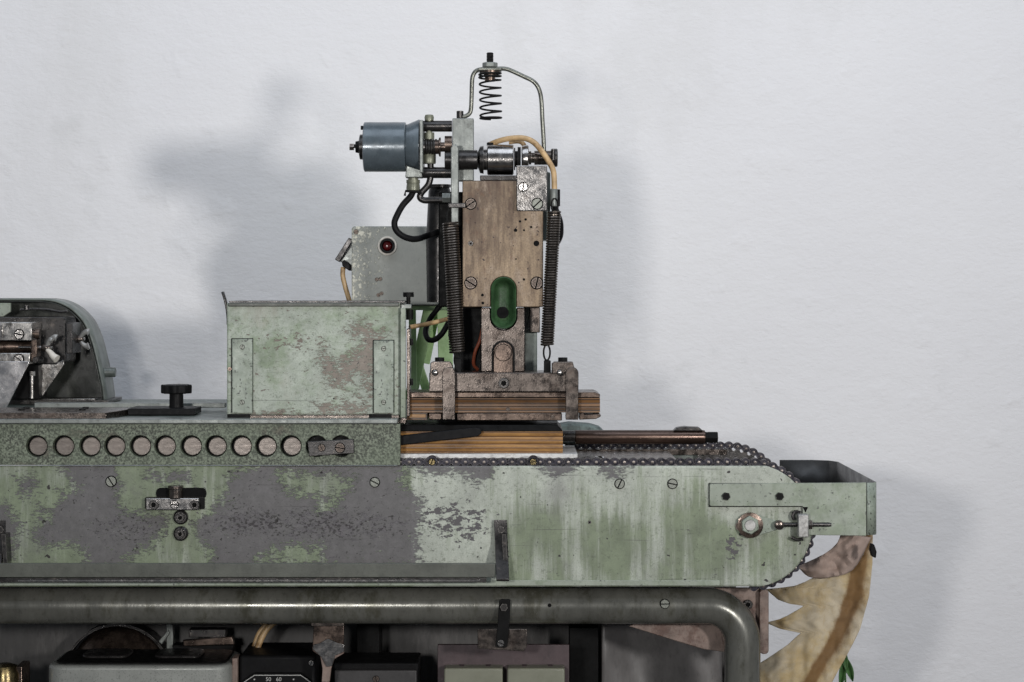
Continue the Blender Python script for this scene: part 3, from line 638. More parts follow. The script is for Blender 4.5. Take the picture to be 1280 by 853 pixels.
# chain tensioner
tp = mk('tensioner_plate', G().prism(arc(938, 657, 16, 90, 270, 10) + arc(972, 657, 5, -80, 80, 6), -0.0055, -0.003), M['flecked'], mach, 0.0006)
mk('tensioner_washer', G().ly(938, 657, [(-0.0095, 13.5), (-0.0088, 16), (-0.0056, 16)], 32), M['steel_brown'], tp)
mk('tensioner_nut', G().prism([(938 + 11.8*math.cos(math.radians(60*i + 25)), 657 + 11.8*math.sin(math.radians(60*i + 25))) for i in range(6)], -0.017, -0.0097), M['flecked'], tp, 0.0012)
mk('bolt_end', G().ly(938, 657, [(-0.0185, 6.5), (-0.0171, 7.3), (-0.010, 7.3)], 20), M['zinc'], tp)
mk('slot_end', G().prism(rrect(919.5, 652, 932, 664, 5.8), -0.0030, -0.0024), M['rust_pink'], mach)
tr = mk('tension_rod', G().lx([(974, 2.8), (1036, 2.8), (1039, 2.2)], 656, -0.012, 16), M['dark_steel'], mach)
mk('rod_eye', G().ly(974.5, 657, [(-0.017, 4), (-0.016, 5.8), (-0.0065, 5.8)], 20), M['steel_worn'], tr)
tblk = mk('tension_block', G().box(998, 643.5, 1011, 672, -0.022, -0.0045), M['zinc'], mach, 0.0012)
mk('lock_nut', G().lx([(1011, 6), (1015, 6)], 656, -0.012, 6), M['steel_worn'], tblk)
mk('hook', G().tube(crom([W(1000, 641, -0.007), W(994, 640, -0.008), W(991, 645, -0.009), W(993, 650, -0.009)], 5), 0.0022, 8), M['dark_steel'], tblk)
mk('hook', G().tube(crom([W(1004, 674, -0.009), W(996, 675, -0.009), W(989, 672, -0.009)], 5), 0.0022, 8), M['dark_steel'], tblk)

# discharge tray on the right end
front = [(887,606.5),(888.5,605),(1083,603.5),(1083,670),(1003.5,669),(1003.5,633),(888.5,633),(887,631.5)]
M['tray_in'] = gm('tray_dark_inside', (0.028, 0.027, 0.026), 0.42, 0.1, 0.35, 16)  # inside is much darker than the tray's outer paint
tray = mk('discharge_tray', G().prism(front, -0.0072, -0.0042), M['tray'], mach, 0.0005, label='pale green sheet metal tray with dark inside')
mk('tray_gap_shade', G().box(886, 604.2, 1003, 634, -0.0041, -0.0028), M['black_oxide'], tray)  # added black sheet draws the shaded gap round the tray strap
zf = W(0, 603.5, -0.006).z; zb = W(0, 669, -0.006).z; xr = W(1083, 0, -0.006).x; xo = W(1091, 0, 0.02).x; xl = W(985, 0, 0.02).x
yb = 0.335
cor = [(xr - 0.004 + 0.012*math.sin(a), 0.006 - 0.012*math.cos(a)) for a in [PI/2*i/7 for i in range(8)]]
cor = [(x - cor[-1][0] + xo, y) for x, y in cor]
path = cor + [(xo, yb - 0.03), (xo - 0.009, yb - 0.009), (xo - 0.03, yb), (xl + 0.03, yb)]
n = len(path)
g = G().add([(x, y, zf) for x, y in path] + [(x, y, zb) for x, y in path], [(i, i+1, n+i+1, n+i) for i in range(n-1)])
mk('tray_wall', g, M['tray_in'], tray, solid=0.0025)
pc = [(x + 0.0014*math.sin(PI/2*i/7), y - 0.0014*math.cos(PI/2*i/7)) for i, (x, y) in enumerate(cor)]; m_ = len(pc)
mk('tray_corner', G().add([(x, y, zf) for x, y in pc] + [(x, y, zb) for x, y in pc], [(i, i+1, m_+i+1, m_+i) for i in range(m_-1)]), M['flecked'], tray, solid=0.0010)
mk('tray_floor', G().wbox((W(1020, 0, 0).x, 0.0, zb + 0.001), (xo - 0.002, yb - 0.003, zb + 0.003)), M['tray_in'], tray)
for px in (907.5, 974.5): screw(px, 620.5, 5.2, -0.0072, tray, hex_mesh('black_bolt', M['black_oxide']), 0.4)
mk('tray_notch', G().prism([(1003.5,634),(1010,634),(1007,641)], -0.0080, -0.0073), M['hole'], tray)
for py, r in ((626, 4),): mk('tray_rivet', G().lathe([(xo, 0.004), (xo + 0.004, 0.004), (xo + 0.006, 0.002)], Vector((0, 0.03, W(0, py, 0.03).z)), 'x', 12), M['dark_steel'], tray)
mk('tray_peg', G().prism([(1089,680),(1093,681),(1096,690),(1095,698),(1090,696),(1088,688)], 0.03, 0.042), M['black_oxide'], tray, 0.001)

# ------------------------------------------------------------------ brown shaft lying over the chains
sh = thing('roller_shaft', W(800, 556, 0.14), 'long browned steel shaft lying above the roller chains', 'shaft')
mk('shaft_body', G().lx([(719, 8.0), (719.5, 8.8), (879, 8.8), (881, 8.2)], 546.5, 0.14, 28), M['shaft'], sh)
mk('shaft_neck', G().lx([(700, 7.2), (719, 7.2)], 545.5, 0.14, 24), M['dark_steel'], sh)
mk('shaft_end', G().lx([(881, 8.0), (885, 7.4), (885.5, 7.8), (897, 7.8)], 547, 0.14, 6), M['black_oxide'], sh, 0.0008)
mk('clamp_saddle', G().prism([(842,539),(846,535),(856,533.5),(874,534.5),(879,539)], 0.132, 0.150), M['dark_steel'], sh, 0.001)

# ------------------------------------------------------------------ laminated blocks
def ridged(px0, px1, ys, d0, d1, amp=0.0007):
    """bar with grooved front: ys list of layer borders"""
    g = G(); a = W(px0, 0, d0).x; b = W(px1, 0, d0).x; P = []
    for i, (y0, y1) in enumerate(zip(ys, ys[1:])):
        z0 = W(0, y0, d0).z; z1 = W(0, y1, d0).z; q = (z0 - z1)*0.12; off = amp if i % 2 else 0.0
        P += [(d0 + off, z0 - q), (d0 + off, z1 + q)]
    P += [(d1, W(0, ys[-1], d0).z), (d1, W(0, ys[0], d0).z)]; n = len(P)
    g.add([(a, y, z) for y, z in P] + [(b, y, z) for y, z in P], [list(range(n)), list(range(2*n-1, n-1, -1))] + [(i, (i+1) % n, n+(i+1) % n, n+i) for i in range(n)])
    return g
lb = thing('laminated_block', W(600, 567.4, 0.08), 'honey brown laminated block with blackened top lying on the aluminium plate', 'block', 'laminated brown blocks')
mk('block_body', ridged(498, 703.5, [539, 545, 549, 554, 558, 562, 567.4], 0.034, 0.165), M['lam_light'], lb)
g = G(); a, b, c = W(498, 0, .034).x, W(703.5, 0, .034).x, W(697, 0, .034).x; z0, z1 = W(0, 539, .034).z, W(0, 531.5, .034).z
g.add([(a, .033, z0), (b, .033, z0), (b, .166, z0), (a, .166, z0), (a, .036, z1), (c, .036, z1), (c, .163, z1), (a, .163, z1)], [(0,3,2,1),(4,5,6,7),(0,1,5,4),(1,2,6,5),(2,3,7,6),(3,0,4,7)])
mk('black_top', g, M['black_oxide'], lb, 0.001)
wl = tag(mk('wedge_lever', G().prism([(492,546),(594,534.5),(601,536),(602,542),(597,546),(500,557),(492,558)], 0.018, 0.030), M['black_plastic'], None, 0.0012), 'flat black wedge lever resting across the honey brown laminated block', 'lever')
ub = thing('laminated_block', W(630, 516, 0.08), 'dark brown laminated block clamped under the press ram', 'block', 'laminated brown blocks')
mk('block_body', ridged(509, 750, [497.4, 502, 505, 508.5, 511.5, 516.4], 0.042, 0.115), M['lam_dark'], ub)
mk('block_cap', G().prism([(509,490.5),(744,490.5),(750,493),(750,497.2),(509,497.2)], 0.0415, 0.116), M['steel_brown'], ub, 0.0008)
mk('block_tail', G().box(509, 516.6, 534, 525, 0.046, 0.11), M['lam_dark'], ub)
mk('block_strip', G().box(511, 518.2, 532, 522.5, 0.0445, 0.0459), M['lam_light'], ub)
tag(mk('green_stone', G().prism([(690,540),(696,532),(712,529.5),(738,531.5),(750,535),(756,540),(740,556),(690,556)], 0.19, 0.24), M['teal'], None, 0.003), 'mottled teal stone slab behind the brown shaft', 'stone')

# ------------------------------------------------------------------ guard box
gx = thing('guard_box', W(392, 524, 0.09), 'chipped pale green sheet metal guard box standing on the bed', 'box')
gf = mk('front_sheet', G().sheet(lambda u, v: W(284 + 216*u, 379 + 140*v, 0.03), 90, 60), M['guard'], gx, solid=0.003)
GP = [[(398,440),(402,428),(410,445),(425,450),(440,440),(450,420),(430,410),(435,402),(465,405),(475,420),(470,470),(462,492),(452,490),(445,470),(430,487),(408,484),(402,470)],
      [(398,505),(450,498),(462,505),(470,522),(395,522)], [(320,518),(350,512),(380,521),(320,523)], [(458,420),(480,415),(478,428)]]
def wear_guard(x, y):
    r = max(0, field(x, y, GP, [], 20) - 0.10); g = 0.35 + 0.4*mnoise.noise((x/50, y/50, 3)) + 0.5*blob(x, y, 345, 455, 25, 35) + 0.35*blob(x, y, 480, 400, 40, 30)
    b = 0.30 + 0.5*blob(x, y, 370, 428, 60, 14) + 0.5*blob(x, y, 480, 480, 25, 40) + 0.4*blob(x, y, 300, 470, 20, 50)
    return r, max(0, min(1, g)), max(0, min(1, b))
set_wear(gf, wear_guard, 0.03)
mk('top_sheet', G().box(286, 376.5, 506, 378.6, 0.0288, 0.15), M['dark_steel'], gx, 0.0006)
mk('top_edge_shade', G().box(285, 378.8, 499, 383.5, 0.0258, 0.0283), M['rail_paint'], gx, 0.0012)  # dark paint stands in for shading of the bent top edge
for x0, x1 in ((284, 286.5), (497, 499.5)): mk('side_sheet', G().box(x0, 379.5, x1, 519, 0.0317, 0.148), M['guard'] if False else M['grey_green'], gx)
mk('rear_sheet', G().box(284, 379.5, 504, 519, 0.1485, 0.151), M['grey_green'], gx)
mk('base_flange', G().box(286, 519.2, 499, 523.2, 0.020, 0.15), M['steel_worn'], gx, 0.0008)
for x0, x1, y0 in ((290, 315.5, 424), (467, 492, 426)):
    st = mk('mount_strip', G().box(x0, y0, x1, 517, 0.0245, 0.0278), M['flecked'], gx, 0.0008)
    mk('strip_foot', G().box(x0 - 6, 518, x1 - 3, 524, 0.0165, 0.0242), M['black_oxide'], gx, 0.0006)
    mk('strip_gap_shade', G().box(x0 - 1, y0 - 1, x1 + 1, 516, 0.0279, 0.0284), M['black_oxide'], gx)  # added black backing imitates the shadow gap outlining the strip
    screw((x0+x1)/2, y0 + 10, 2.6, 0.0245, st, SLOT_G)
    screw((x0+x1)/2, 503, 2.6, 0.0245, st, SLOT_G)
lpf = G().sheet(lambda u, v: W(277.5 + 7*(1 - (1-v)**2.2) , 365 + 41*v, 0.03) + Vector((0, 0.012*u, 0)), 2, 10)
mk('side_lip', lpf, M['dark_steel'], gx, solid=0.0025)
mk('lip_rivet', G().ly(287, 461.5, [(0.026, 2.4), (0.0284, 2.8)], 10), M['steel_brown'], gx)
mk('corner_strip', G().box(500.5, 385, 507, 523, 0.022, 0.030), M['tray'], gx, 0.0008)
mk('side_channel', G().box(508.5, 411, 512.5, 521, 0.030, 0.06), M['steel_worn'], gx, 0.0008)
mk('corner_foot', G().prism([(494,529.5),(503,522),(509,523),(507,530)], 0.012, 0.032), M['steel_worn'], gx, 0.001)
for py in (424, 474): mk('channel_nut', G().box(512.8, py, 516, py + 8, 0.036, 0.046), M['black_oxide'], gx, 0.0006)
tsw = mk('thumb_screw', G().lz([(371.5, 6.8), (365.5, 6.8)], 510.5, 0.05, 18).lz([(381, 2.6), (371, 2.6)], 510.5, 0.05, 12), M['black_oxide'], gx, 0.0005)
mk('screw_bracket', G().box(500, 380.5, 514, 386, 0.040, 0.062), M['alu'], gx, 0.0008)
mk('nut', G().lz([(400, 4.5), (387, 4.5)], 512, 0.05, 6), M['black_oxide'], tsw)

# ------------------------------------------------------------------ control box
def cbox_mat():
    n = N('control_box_grey'); sep = n.new('ShaderNodeSeparateXYZ'); n.put(sep.inputs[0], n.obj((1, 1, 1)))
    left = n.lin(sep.outputs[0], -0.062, 0.0, 0.10, -0.06); top = n.lin(sep.outputs[2], 0.03, 0.056, 0, 0.05)
    fl = n.ss(n.math('ADD', n.math('ADD', n.noise(230, 6, 0.75, (1, 1, 0.8)), left), top), 0.58, 0.63)
    v = n.noise(40, 7, 0.7); c = n.mix(n.ss(v, 0.3, 0.7), (0.20, 0.21, 0.19), (0.245, 0.255, 0.232))
    c = n.mix(n.ss(n.noise(300, 5, 0.7), 0.5, 0.7, 0, 0.35), c, (0.12, 0.13, 0.115)); c = n.mix(fl, c, (0.50, 0.49, 0.41))
    return n.out(c, n.lin(v, 0.3, 0.7, 0.38, 0.5), 0.1, n.bump(fl, 0.4, 0.0005), 0.4)
M['cbox'] = cbox_mat()
cx_ = thing('control_box', W(490, 380, 0.33), 'grey sheet metal control box with a red lamp behind the guard box', 'control box')
mk('housing', G().prism(rrect(439.5, 283, 551, 382, 4), 0.28, 0.40), M['cbox'], cx_, 0.0015)
lens = mk('lamp_bezel', G().ring(circ(28, 12.2), circ(28, 8.6), 0, 0) if False else G().ring([(484 + x, 307.5 + y) for x, y in circ(28, 12)], [(484 + x, 307.5 + y) for x, y in circ(28, 9.4)], 0.2765, 0.2795), M['white_tip'], cx_, 0.0005)
mk('lamp_ring', G().ring([(484 + x, 307.5 + y) for x, y in circ(28, 9.3)], [(484 + x, 307.5 + y) for x, y in circ(28, 6.6)], 0.272, 0.2795), M['black_plastic'], lens)
mk('lamp_lens', G().ly(484, 307.5, [(0.2735, 2.0), (0.2745, 5), (0.277, 6.5), (0.2795, 6.5)]), M['red'], lens, label='dark red round signal lamp lens')
for px, py, r in ((445, 290, 2.6), (471, 349.5, 2), (475.5, 349, 2), (473, 369, 2), (477, 367, 2)): screw(px, py, r, 0.28, cx_, SLOT_B)
g = G().prism([(418.5,324.5),(436,297),(441,300.5),(424,328)], 0.30, 0.34); tgl = mk('side_connector', g, M['dark_steel'], cx_, 0.001)
mk('connector_face', G().prism([(426,327.5),(439,308),(440.5,309),(440,334),(436,333)], 0.305, 0.335), M['alu'], tgl, 0.0006)
mk('connector_plug', G().prism([(427,327),(430,325),(438.5,332),(437,339),(428,333)], 0.29, 0.33), M['black_plastic'], tgl, 0.001)
tag(mk('tan_cable', G().tube(crom([W(429, 334, 0.30), W(428.5, 345, 0.30), W(432, 360, 0.30), W(436, 374, 0.30), W(440, 392, 0.30), W(444, 440, 0.30)]), 0.0035, 10), M['cable'], None), 'tan cable dropping from the connector beside the control box', 'cable')

# light green stand behind
gs = thing('green_stand', W(540, 500, 0.56), 'light green crossed bar stand behind the guard box', 'stand')
def bar(x0, y0, x1, y1, w, d0, d1):
    t = Vector((x1-x0, y1-y0)); t.normalize(); nx, ny = -t.y*w/2, t.x*w/2
    return G().prism([(x0+nx, y0+ny), (x1+nx, y1+ny), (x1-nx, y1-ny), (x0-nx, y0-ny)], d0, d1)
mk('stand_bar', bar(538, 380, 511, 508, 15, 0.56, 0.575), M['green_frame'], gs, 0.001)
mk('stand_bar', bar(515, 380, 517, 505, 9, 0.545, 0.555), M['green_frame'], gs, 0.001)
mk('stand_bar', bar(520, 448, 541, 512, 11, 0.577, 0.59), M['green_frame'], gs, 0.001)
mk('stand_bar', bar(547, 385, 533, 455, 8, 0.577, 0.59), M['green_frame'], gs, 0.001)
mk('stand_plate', G().prism([(546,378),(566,378),(566,505),(552,505),(548,460)], 0.56, 0.575), M['green_frame'], gs, 0.001)
mk('stand_foot', G().box(505, 508, 600, 1000, 0.577, 0.60), M['green_frame'], gs, 0.001)
mk('stand_top', G().box(448, 382.5, 560, 388, 0.285, 0.595), M['green_frame'], gs, 0.001)
# ------------------------------------------------------------------ press head
ph = thing('press_head', W(630, 527, 0.1), 'upright press head with copper brown face plate and two long tension springs', 'press head')
fp_pts = [(578,226),(679,226),(679,384),(645.5,384)] + arc(629.5, 362, 16, 0, -180, 14) + [(613.5,384),(578,384)]
fp = mk('face_plate', G().prism(fp_pts, 0.060, 0.074), M['copper'], ph, 0.001, label='scratched copper brown face plate with slotted screws')
for px, py, r, me in ((588.5,255,6.2,SLOT_B),(588.5,354,6.8,SLOT_B),(671,354,6.8,SLOT_B),(588.5,304.5,3.2,SOCK)): screw(px, py, r, 0.060, fp, me)
for px, py, r in ((670.5,304.5,3.6),(644.5,288,2.2),(603,369,1.8),(603.5,379,1.8),(655,349.5,1.6),(645,324,1.0),(650,277,1.5),(657,274.5,1.6),(664,284,1.5),(655,288,1.3)):
    mk('drill_hole', G().ly(px, py, [(0.0592, r), (0.0599, r)], 12), M['hole'], fp)
caps_o = arc(629.5, 362, 15.6, 180, 360, 14) + arc(629.5, 395.5, 15.6, 0, 180, 14)
def capsule(r): return arc(629.5, 362, r, 180, 360, 14) + arc(629.5, 395.5, r, 0, 180, 14)
cup = G(); n = len(capsule(15)); rings = [(15.8, 0.062), (15.8, 0.0575), (14.8, 0.0565), (12.5, 0.059), (10.8, 0.0655), (8.5, 0.0695), (5.5, 0.0715), (2.5, 0.0722)]
vs = []
for r, d in rings: vs += [W(x, y, 0.06) + Vector((0, d - 0.06, 0)) for x, y in capsule(r)]
cup.add(vs, [(k*n+i, k*n+(i+1) % n, (k+1)*n+(i+1) % n, (k+1)*n+i) for k in range(len(rings)-1) for i in range(n)] + [list(range((len(rings)-1)*n, len(rings)*n))])
cp = mk('slot_insert', cup, M['green_enamel'], ph, label='dark green enamelled slot with a black hole')
mk('slot_hole', G().ly(628.5, 391, [(0.0680, 7.4), (0.0735, 7.4)], 20), M['hole'], cp)
sl_pts = [(601,384.8),(613,384.8)] + [(613.2,395.5)] + arc(629.5, 396, 16.4, 180, 0, 14) + [(646,384.8),(656,384.8),(656,465),(601,465)]
sl = mk('ram_slide', G().prism(sl_pts, 0.064, 0.10), M['steel_worn'], ph, 0.0012)
mk('ram_backing', G().box(602, 386, 655, 464, 0.076, 0.101) if False else G().box(606, 386, 652, 425, 0.0725, 0.0990), M['dark_steel'], ph)
arch = arc(629, 440, 14.5, 180, 360, 14) + [(643.5,465.5),(614.5,465.5)]
mk('arch_groove', G().prism(arch, 0.0622, 0.0638), M['black_oxide'], sl)
mk('arch_key', G().prism(arc(629, 440, 12.3, 180, 360, 14) + [(641.3,466),(616.7,466)], 0.0585, 0.0621), M['steel_brown'], sl, 0.001)
mk('pivot_pin', G().ly(629, 441, [(0.0545, 9.9), (0.0556, 10.8), (0.0584, 10.8)]), M['steel_brown'], sl)
# body of the head behind the plate
mk('head_body', G().box(590, 228, 676, 384, 0.076, 0.20), M['grey_green'], ph, 0.002)
mk('side_cheek', G().prism([(676,212),(688,216),(688,262),(684,300),(676,300)], 0.085, 0.17), M['grey_green'], ph, 0.001)
mk('rear_column', G().box(655, 300, 671.5, 470, 0.13, 0.22), M['grey_green'], ph, 0.002)
mk('column_block', G().box(662, 384, 675, 416, 0.115, 0.128), M['steel_worn'], ph, 0.001)
mk('dark_column', G().lz([(378, 16), (300, 17), (240, 14), (234, 12)], 549.5, 0.19, 28).lz([(234.5, 14.5), (231, 14.5)], 549.5, 0.19, 28), M['dark_steel'], ph)
mk('column_yoke', G().box(548, 240, 592, 384, 0.14, 0.21), M['black_oxide'], ph, 0.002)
mk('lower_yoke', G().prism([(562,384),(602,384),(602,466),(574,466),(566,440),(560,420)], 0.11, 0.19), M['black_oxide'], ph, 0.002)
mk('column_foot', G().wbox((W(545, 0, .15).x, 0.175, W(0, 584.9, 0).z), (W(672, 0, .15).x, 0.255, W(0, 463, 0.16).z)), M['dark_steel'], ph, 0.002)
# upper cross plate, spindle, bracket
up = mk('upright_plate', G().box(565.5, 148, 592, 226, 0.085, 0.115), M['alu'], ph, 0.001)
ub_ = mk('edge_bar', G().prism([(564,281),(563.5,185),(566,181),(571,181),(573,185),(573,281)], 0.05, 0.084), M['alu'], ph, 0.001)
mk('bar_bracket', G().box(560, 254, 582, 260, 0.048, 0.07), M['dark_steel'], ph, 0.001)
spn = mk('spindle', G().lx([(556,11),(557,12.2),(572,12.2)], 200, 0.10).lx([(573.2,11),(574,12.2),(596,12.2),(597,11.5)], 200, 0.072), M['dark_steel'], ph)
mk('spindle_taper', G().lx([(597,9),(600,16.5),(604.5,17.5),(604.5,13),(608.8,13)], 200, 0.092), M['dark_steel'], spn)
mk('drum', G().lx([(609,18),(610,19.2),(641,19.2),(642,18)], 200, 0.10, 40), M['steel'], spn)
mk('spacer', G().lx([(642.5,14),(644,14),(644,10),(647,10),(647,15),(651,15)], 199, 0.10), M['black_oxide'], spn)
mk('cam_ring', G().lx([(652,15),(653,16.5),(657,17.5),(660,17.5),(661,16)], 199, 0.095), M['steel'], spn)
mk('tail_tube', G().lx([(661,8.5),(664,8.5),(664,6.5),(668,6.5),(668,8.8),(689,8.8)], 197.5, 0.10), M['steel_worn'], spn)
mk('tail_ring', G().lx([(688.5,10.5),(689.5,11.5),(696,11.5),(697,10.5)], 197.5, 0.10), M['dark_steel'], spn)
mk('tail_pin', G().lz([(200, 2.2), (187, 2.2)], 691.5, 0.088, 12), M['dark_steel'], spn)
mk('oil_cup', G().lz([(183, 4), (178.5, 4)], 612.5, 0.10, 14), M['black_oxide'], spn)
mk('spindle_seat', G().prism([(600,219.5),(646,219.5),(646,225.6),(600,225.6)], 0.078, 0.125), M['dark_steel'], ph, 0.0008)
bp_ = mk('cover_plate', G().box(645.5, 207, 684, 264, 0.050, 0.0585), M['steel'], ph, 0.001, label='bright steel cover plate with two slotted screws')
screw(654, 234, 5.2, 0.050, bp_, SLOT, 0.6 + PI/2 - 0.5); screw(671.5, 255, 6.2, 0.050, bp_, SLOT_G, -0.75)
# wire bracket over the top with the compression spring
br = mk('rod_bracket', G().tube(crom([W(574,146.5,.1), W(580,146,.1), W(586,143,.1), W(588.6,137,.1), W(589.5,120,.1), W(590,102,.1), W(591.5,94,.1), W(596,88.5,.1), W(605,86.5,.1), W(618,86.3,.1), W(631,86.2,.1), W(640,89,.1), W(655,96,.1), W(666,101.5,.1), W(673,110,.1), W(676.5,124,.1), W(678,150,.1), W(679.5,175,.1), W(680,192,.1)], 6), 0.00285, 12), M['rod'], ph)
mk('bracket_strap', G().box(597, 84.6, 627, 88.6, 0.088, 0.112), M['rod'], br, 0.0012)
mk('bracket_bolt', G().lz([(148, 4.4), (139, 4.4)], 575, 0.10, 14), M['dark_steel'], br, 0.0005)
mk('stud', G().lz([(100, 4.3)] + [(79 - i*0.9, 4.6 if i % 2 else 3.9) for i in range(14)] + [(66, 3.4)], 612.5, 0.10, 16), M['black_oxide'], br)
nt = mk('stud_nut', G().lz([(84.5, 9.8), (78.5, 9.8)], 612.5, 0.10, 6), M['alu'], br, 0.001)
mk('spring_seat', G().lz([(89, 13), (91.5, 13), (91.5, 8), (95, 8), (95, 6.6), (102, 6.6)], 612.5, 0.10, 24), M['steel_brown'], br)
mk('compression_spring', G().tube(helix(W(612.5, 91, .1), W(612.5, 98, .1), 0.0142, 2, 20) + helix(W(612.5, 98, .1), W(613.5, 147, .1), 0.0138, 5, 20)[1:] + helix(W(613.5, 147, .1), W(613.5, 148.5, .1), 0.0138, 1, 20)[1:], 0.0013, 8), M['black_oxide'], br)
# long tension springs
M['spring'] = gm('spring_wire', (0.115, 0.098, 0.084), 0.30, 0.9, 0.35, 80)
for (x0, y0, x1, y1, rr, tn) in ((563, 278, 571.5, 441, 9.0, 50), (693, 264, 684, 432, 7.4, 52)):
    a, b = W(x0, y0, 0.052), W(x1, y1, 0.052)
    tsp = mk('tension_spring', G().tube(helix(a, b, rr*S(.05), tn, 14), 0.00145, 7), M['spring'], ph)
    mk('spring_core', G().tube([a, b], (rr - 4.2)*S(.05), 12), M['black_oxide'], tsp)
    t = (b - a).normalized()
    def loop(c, r, ry): return [c + Vector((r*0.55*math.sin(2*PI*i/18), 0, ry*math.cos(2*PI*i/18))) for i in range(19)]
    mk('hook', G().tube(loop(b + t*0.009, 0.0075, 0.010), 0.0012, 8), M['black_oxide'], tsp)
    mk('hook', G().tube(loop(a - t*0.007, 0.0075, 0.009), 0.0012, 8), M['black_oxide'], tsp)
mk('spring_post', G().box(680, 451, 688.5, 467, 0.045, 0.062), M['black_oxide'], ph, 0.001)
mk('spring_post', G().box(568, 448, 577, 467, 0.045, 0.062), M['black_oxide'], ph, 0.001)
# clamp bar
cbk = mk('clamp_bar', G().box(536.5, 466, 709, 490.2, 0.036, 0.11), M['steel_worn'], ph, 0.0012)
screw(629.5, 479, 6.8, 0.036, cbk, SOCK)
mk('clamp_shoulder', G().prism([(538,454),(541,452),(563,452),(566,457),(567,490),(536,490)], 0.030, 0.0355), M['steel_worn'], cbk, 0.001)
mk('clamp_shoulder', G().prism([(690,455),(693,452.5),(716,452.5),(718,460),(711,466),(690,468)], 0.030, 0.055), M['steel_worn'], cbk, 0.001)
for x in (549.5, 703.5): mk('clamp_bolt', G().lz([(453, 6), (447, 6)], x, 0.045, 8), M['black_oxide'], cbk, 0.0006)
for x in (543.5, 699.5): mk('ball_stud', G().ly(x, 466, [(0.0235, 1.5), (0.0245, 3.2), (0.0275, 4.2), (0.0299, 4)], 16), M['steel'], cbk)
for x in (561, 715):
    mk('clamp_strap', G().prism(arc(x, 467, 8.2, 180, 360, 10) + [(x + 7.9, 525), (x - 7.9, 525)], 0.0225, 0.0265), M['steel_worn'], cbk, 0.0008)
    mk('strap_hook', G().box(x - 7.5, 520, x + 7.5, 525, 0.0267, 0.06), M['steel_brown'], cbk, 0.0006)
mk('press_bar', G().box(571, 516.8, 702.5, 526, 0.038, 0.10), M['steel_brown'], ph, 0.001)
mk('press_bar', G().box(536, 517, 552, 525, 0.038, 0.10), M['steel_brown'], ph, 0.001)
mk('press_bar', G().prism([(724,517),(730,516.8),(731,519),(751,518),(751,521),(745,524),(724,525)], 0.038, 0.10), M['steel_brown'], ph, 0.001)
screw(635, 512, 2, 0.0415, ph, SLOT_B); screw(690.5, 521, 1.8, 0.038, ph, SLOT_B)
# worm coupling and standoffs
for py in (158, 216): mk('standoff', G().lx([(526, 7), (565, 7)], py, 0.10, 20), M['dark_steel'], ph)
mk('standoff_screw', G().lx([(519.5, 4), (524, 4)], 157, 0.09, 12), M['dark_steel'], ph)
cp2 = mk('coupling_shaft', G().lz([(151, 5.5), (147, 6), (144, 5), (143.5, 3)], 536.5, 0.10, 18).lz([(205, 3.8), (150, 3.8)], 536.5, 0.10, 14).lz([(205, 8), (203, 8.5), (193, 8.5), (191, 7)], 536.5, 0.10, 18).lz([(174, 6.5), (166, 6.5)], 536.5, 0.10, 14), M['gland'], ph)
mk('worm', G().tube(helix(W(529, 184, .095), W(545, 184, .095), 0.009, 5, 14, Vector((0, 0, 1))), 0.0017, 7).lx([(529, 7), (545, 7)], 184, 0.095, 16), M['dark_steel'], cp2)
mk('worm_gear', G().lx([(543, 9), (548, 9), (549, 12), (551, 12), (551, 6), (557, 6)], 184, 0.095, 16).lx([(556, 11), (565, 11)], 181, 0.10, 18), M['steel_brown'], cp2)
mk('oil_pipe', G().tube(crom([W(538,203,.1), W(538.5,218,.1), W(535.5,231,.1), W(527,241,.1), W(525,247,.1), W(530,250.5,.1), W(540,250.5,.1), W(556,250.5,.1)], 7), 0.0042, 12), M['dark_steel'], ph)
mk('pipe_union', G().lx([(553, 6.5), (563, 6.5)], 247.5, 0.10, 6), M['alu'], ph)

# ------------------------------------------------------------------ blue-grey motor on the side of the press head
mo = thing('gear_motor', W(490, 216, 0.10), 'blue grey cylindrical motor sticking out beside the press head', 'motor')
mk('motor_body', G().lx([(455,29.5),(456,31),(506.5,31),(507.5,30)], 184, 0.10, 48), M['motor'], mo)
mk('gear_case', G().lx([(507.8,26.5),(511,27.5),(524,33),(524.4,33)], 182.5, 0.10, 40), M['motor'], mo)
mk('mount_flange', G().box(524.6, 150, 528.5, 216, 0.068, 0.132), M['alu'], mo, 0.0008)
mk('rear_cap', G().lx([(449,11),(450,15.5),(455,16)], 184, 0.10, 28), M['dark_steel'], mo)
rs = mk('rear_shaft', G().lx([(441,2.5),(449,2.5)], 183, 0.10, 14).lx([(444.5,7),(449,8)], 184, 0.10, 14), M['black_oxide'], mo)
mk('shaft_nut', G().lx([(437,4.6),(442.5,4.6)], 184, 0.10, 6), M['brass'] if False else M['steel_worn'], rs)
mk('cap_screw', G().lx([(451,2.6),(455,2.6)], 160, 0.086, 12), M['black_oxide'], mo)
mk('gland_bracket', G().prism([(508,207),(527,213),(528,222),(506.5,222)], 0.085, 0.115), M['alu'], mo, 0.001)
gl = mk('cable_gland', G().lz([(222,6.5),(225,6.5),(225,8.6),(229,8.6),(229.5,8),(234,8.6),(238,8.6),(239,7)], 516.5, 0.10, 12), M['gland'], mo)
mk('gland_clip', G().tube([W(506, 245, .09), W(507, 239, .09), W(525, 240.5, .09), W(526, 243, .09)], 0.0016, 8), M['black_oxide'], gl)
def cable(name, pts, r, mat, label, n=8): return tag(mk(name, G().tube(crom([W(*p) for p in pts], n), r, 10), mat), label, 'cable')
cable('black_cable', [(517,238,.10),(513,246,.098),(504,256,.095),(497,268,.093),(493,279,.092),(496,289,.092),(506,296.5,.095),(520,299,.105),(536,294,.13),(554,288,.15)], 0.0042, M['rubber'], 'taped black cable curving from the motor gland down beside the control box')
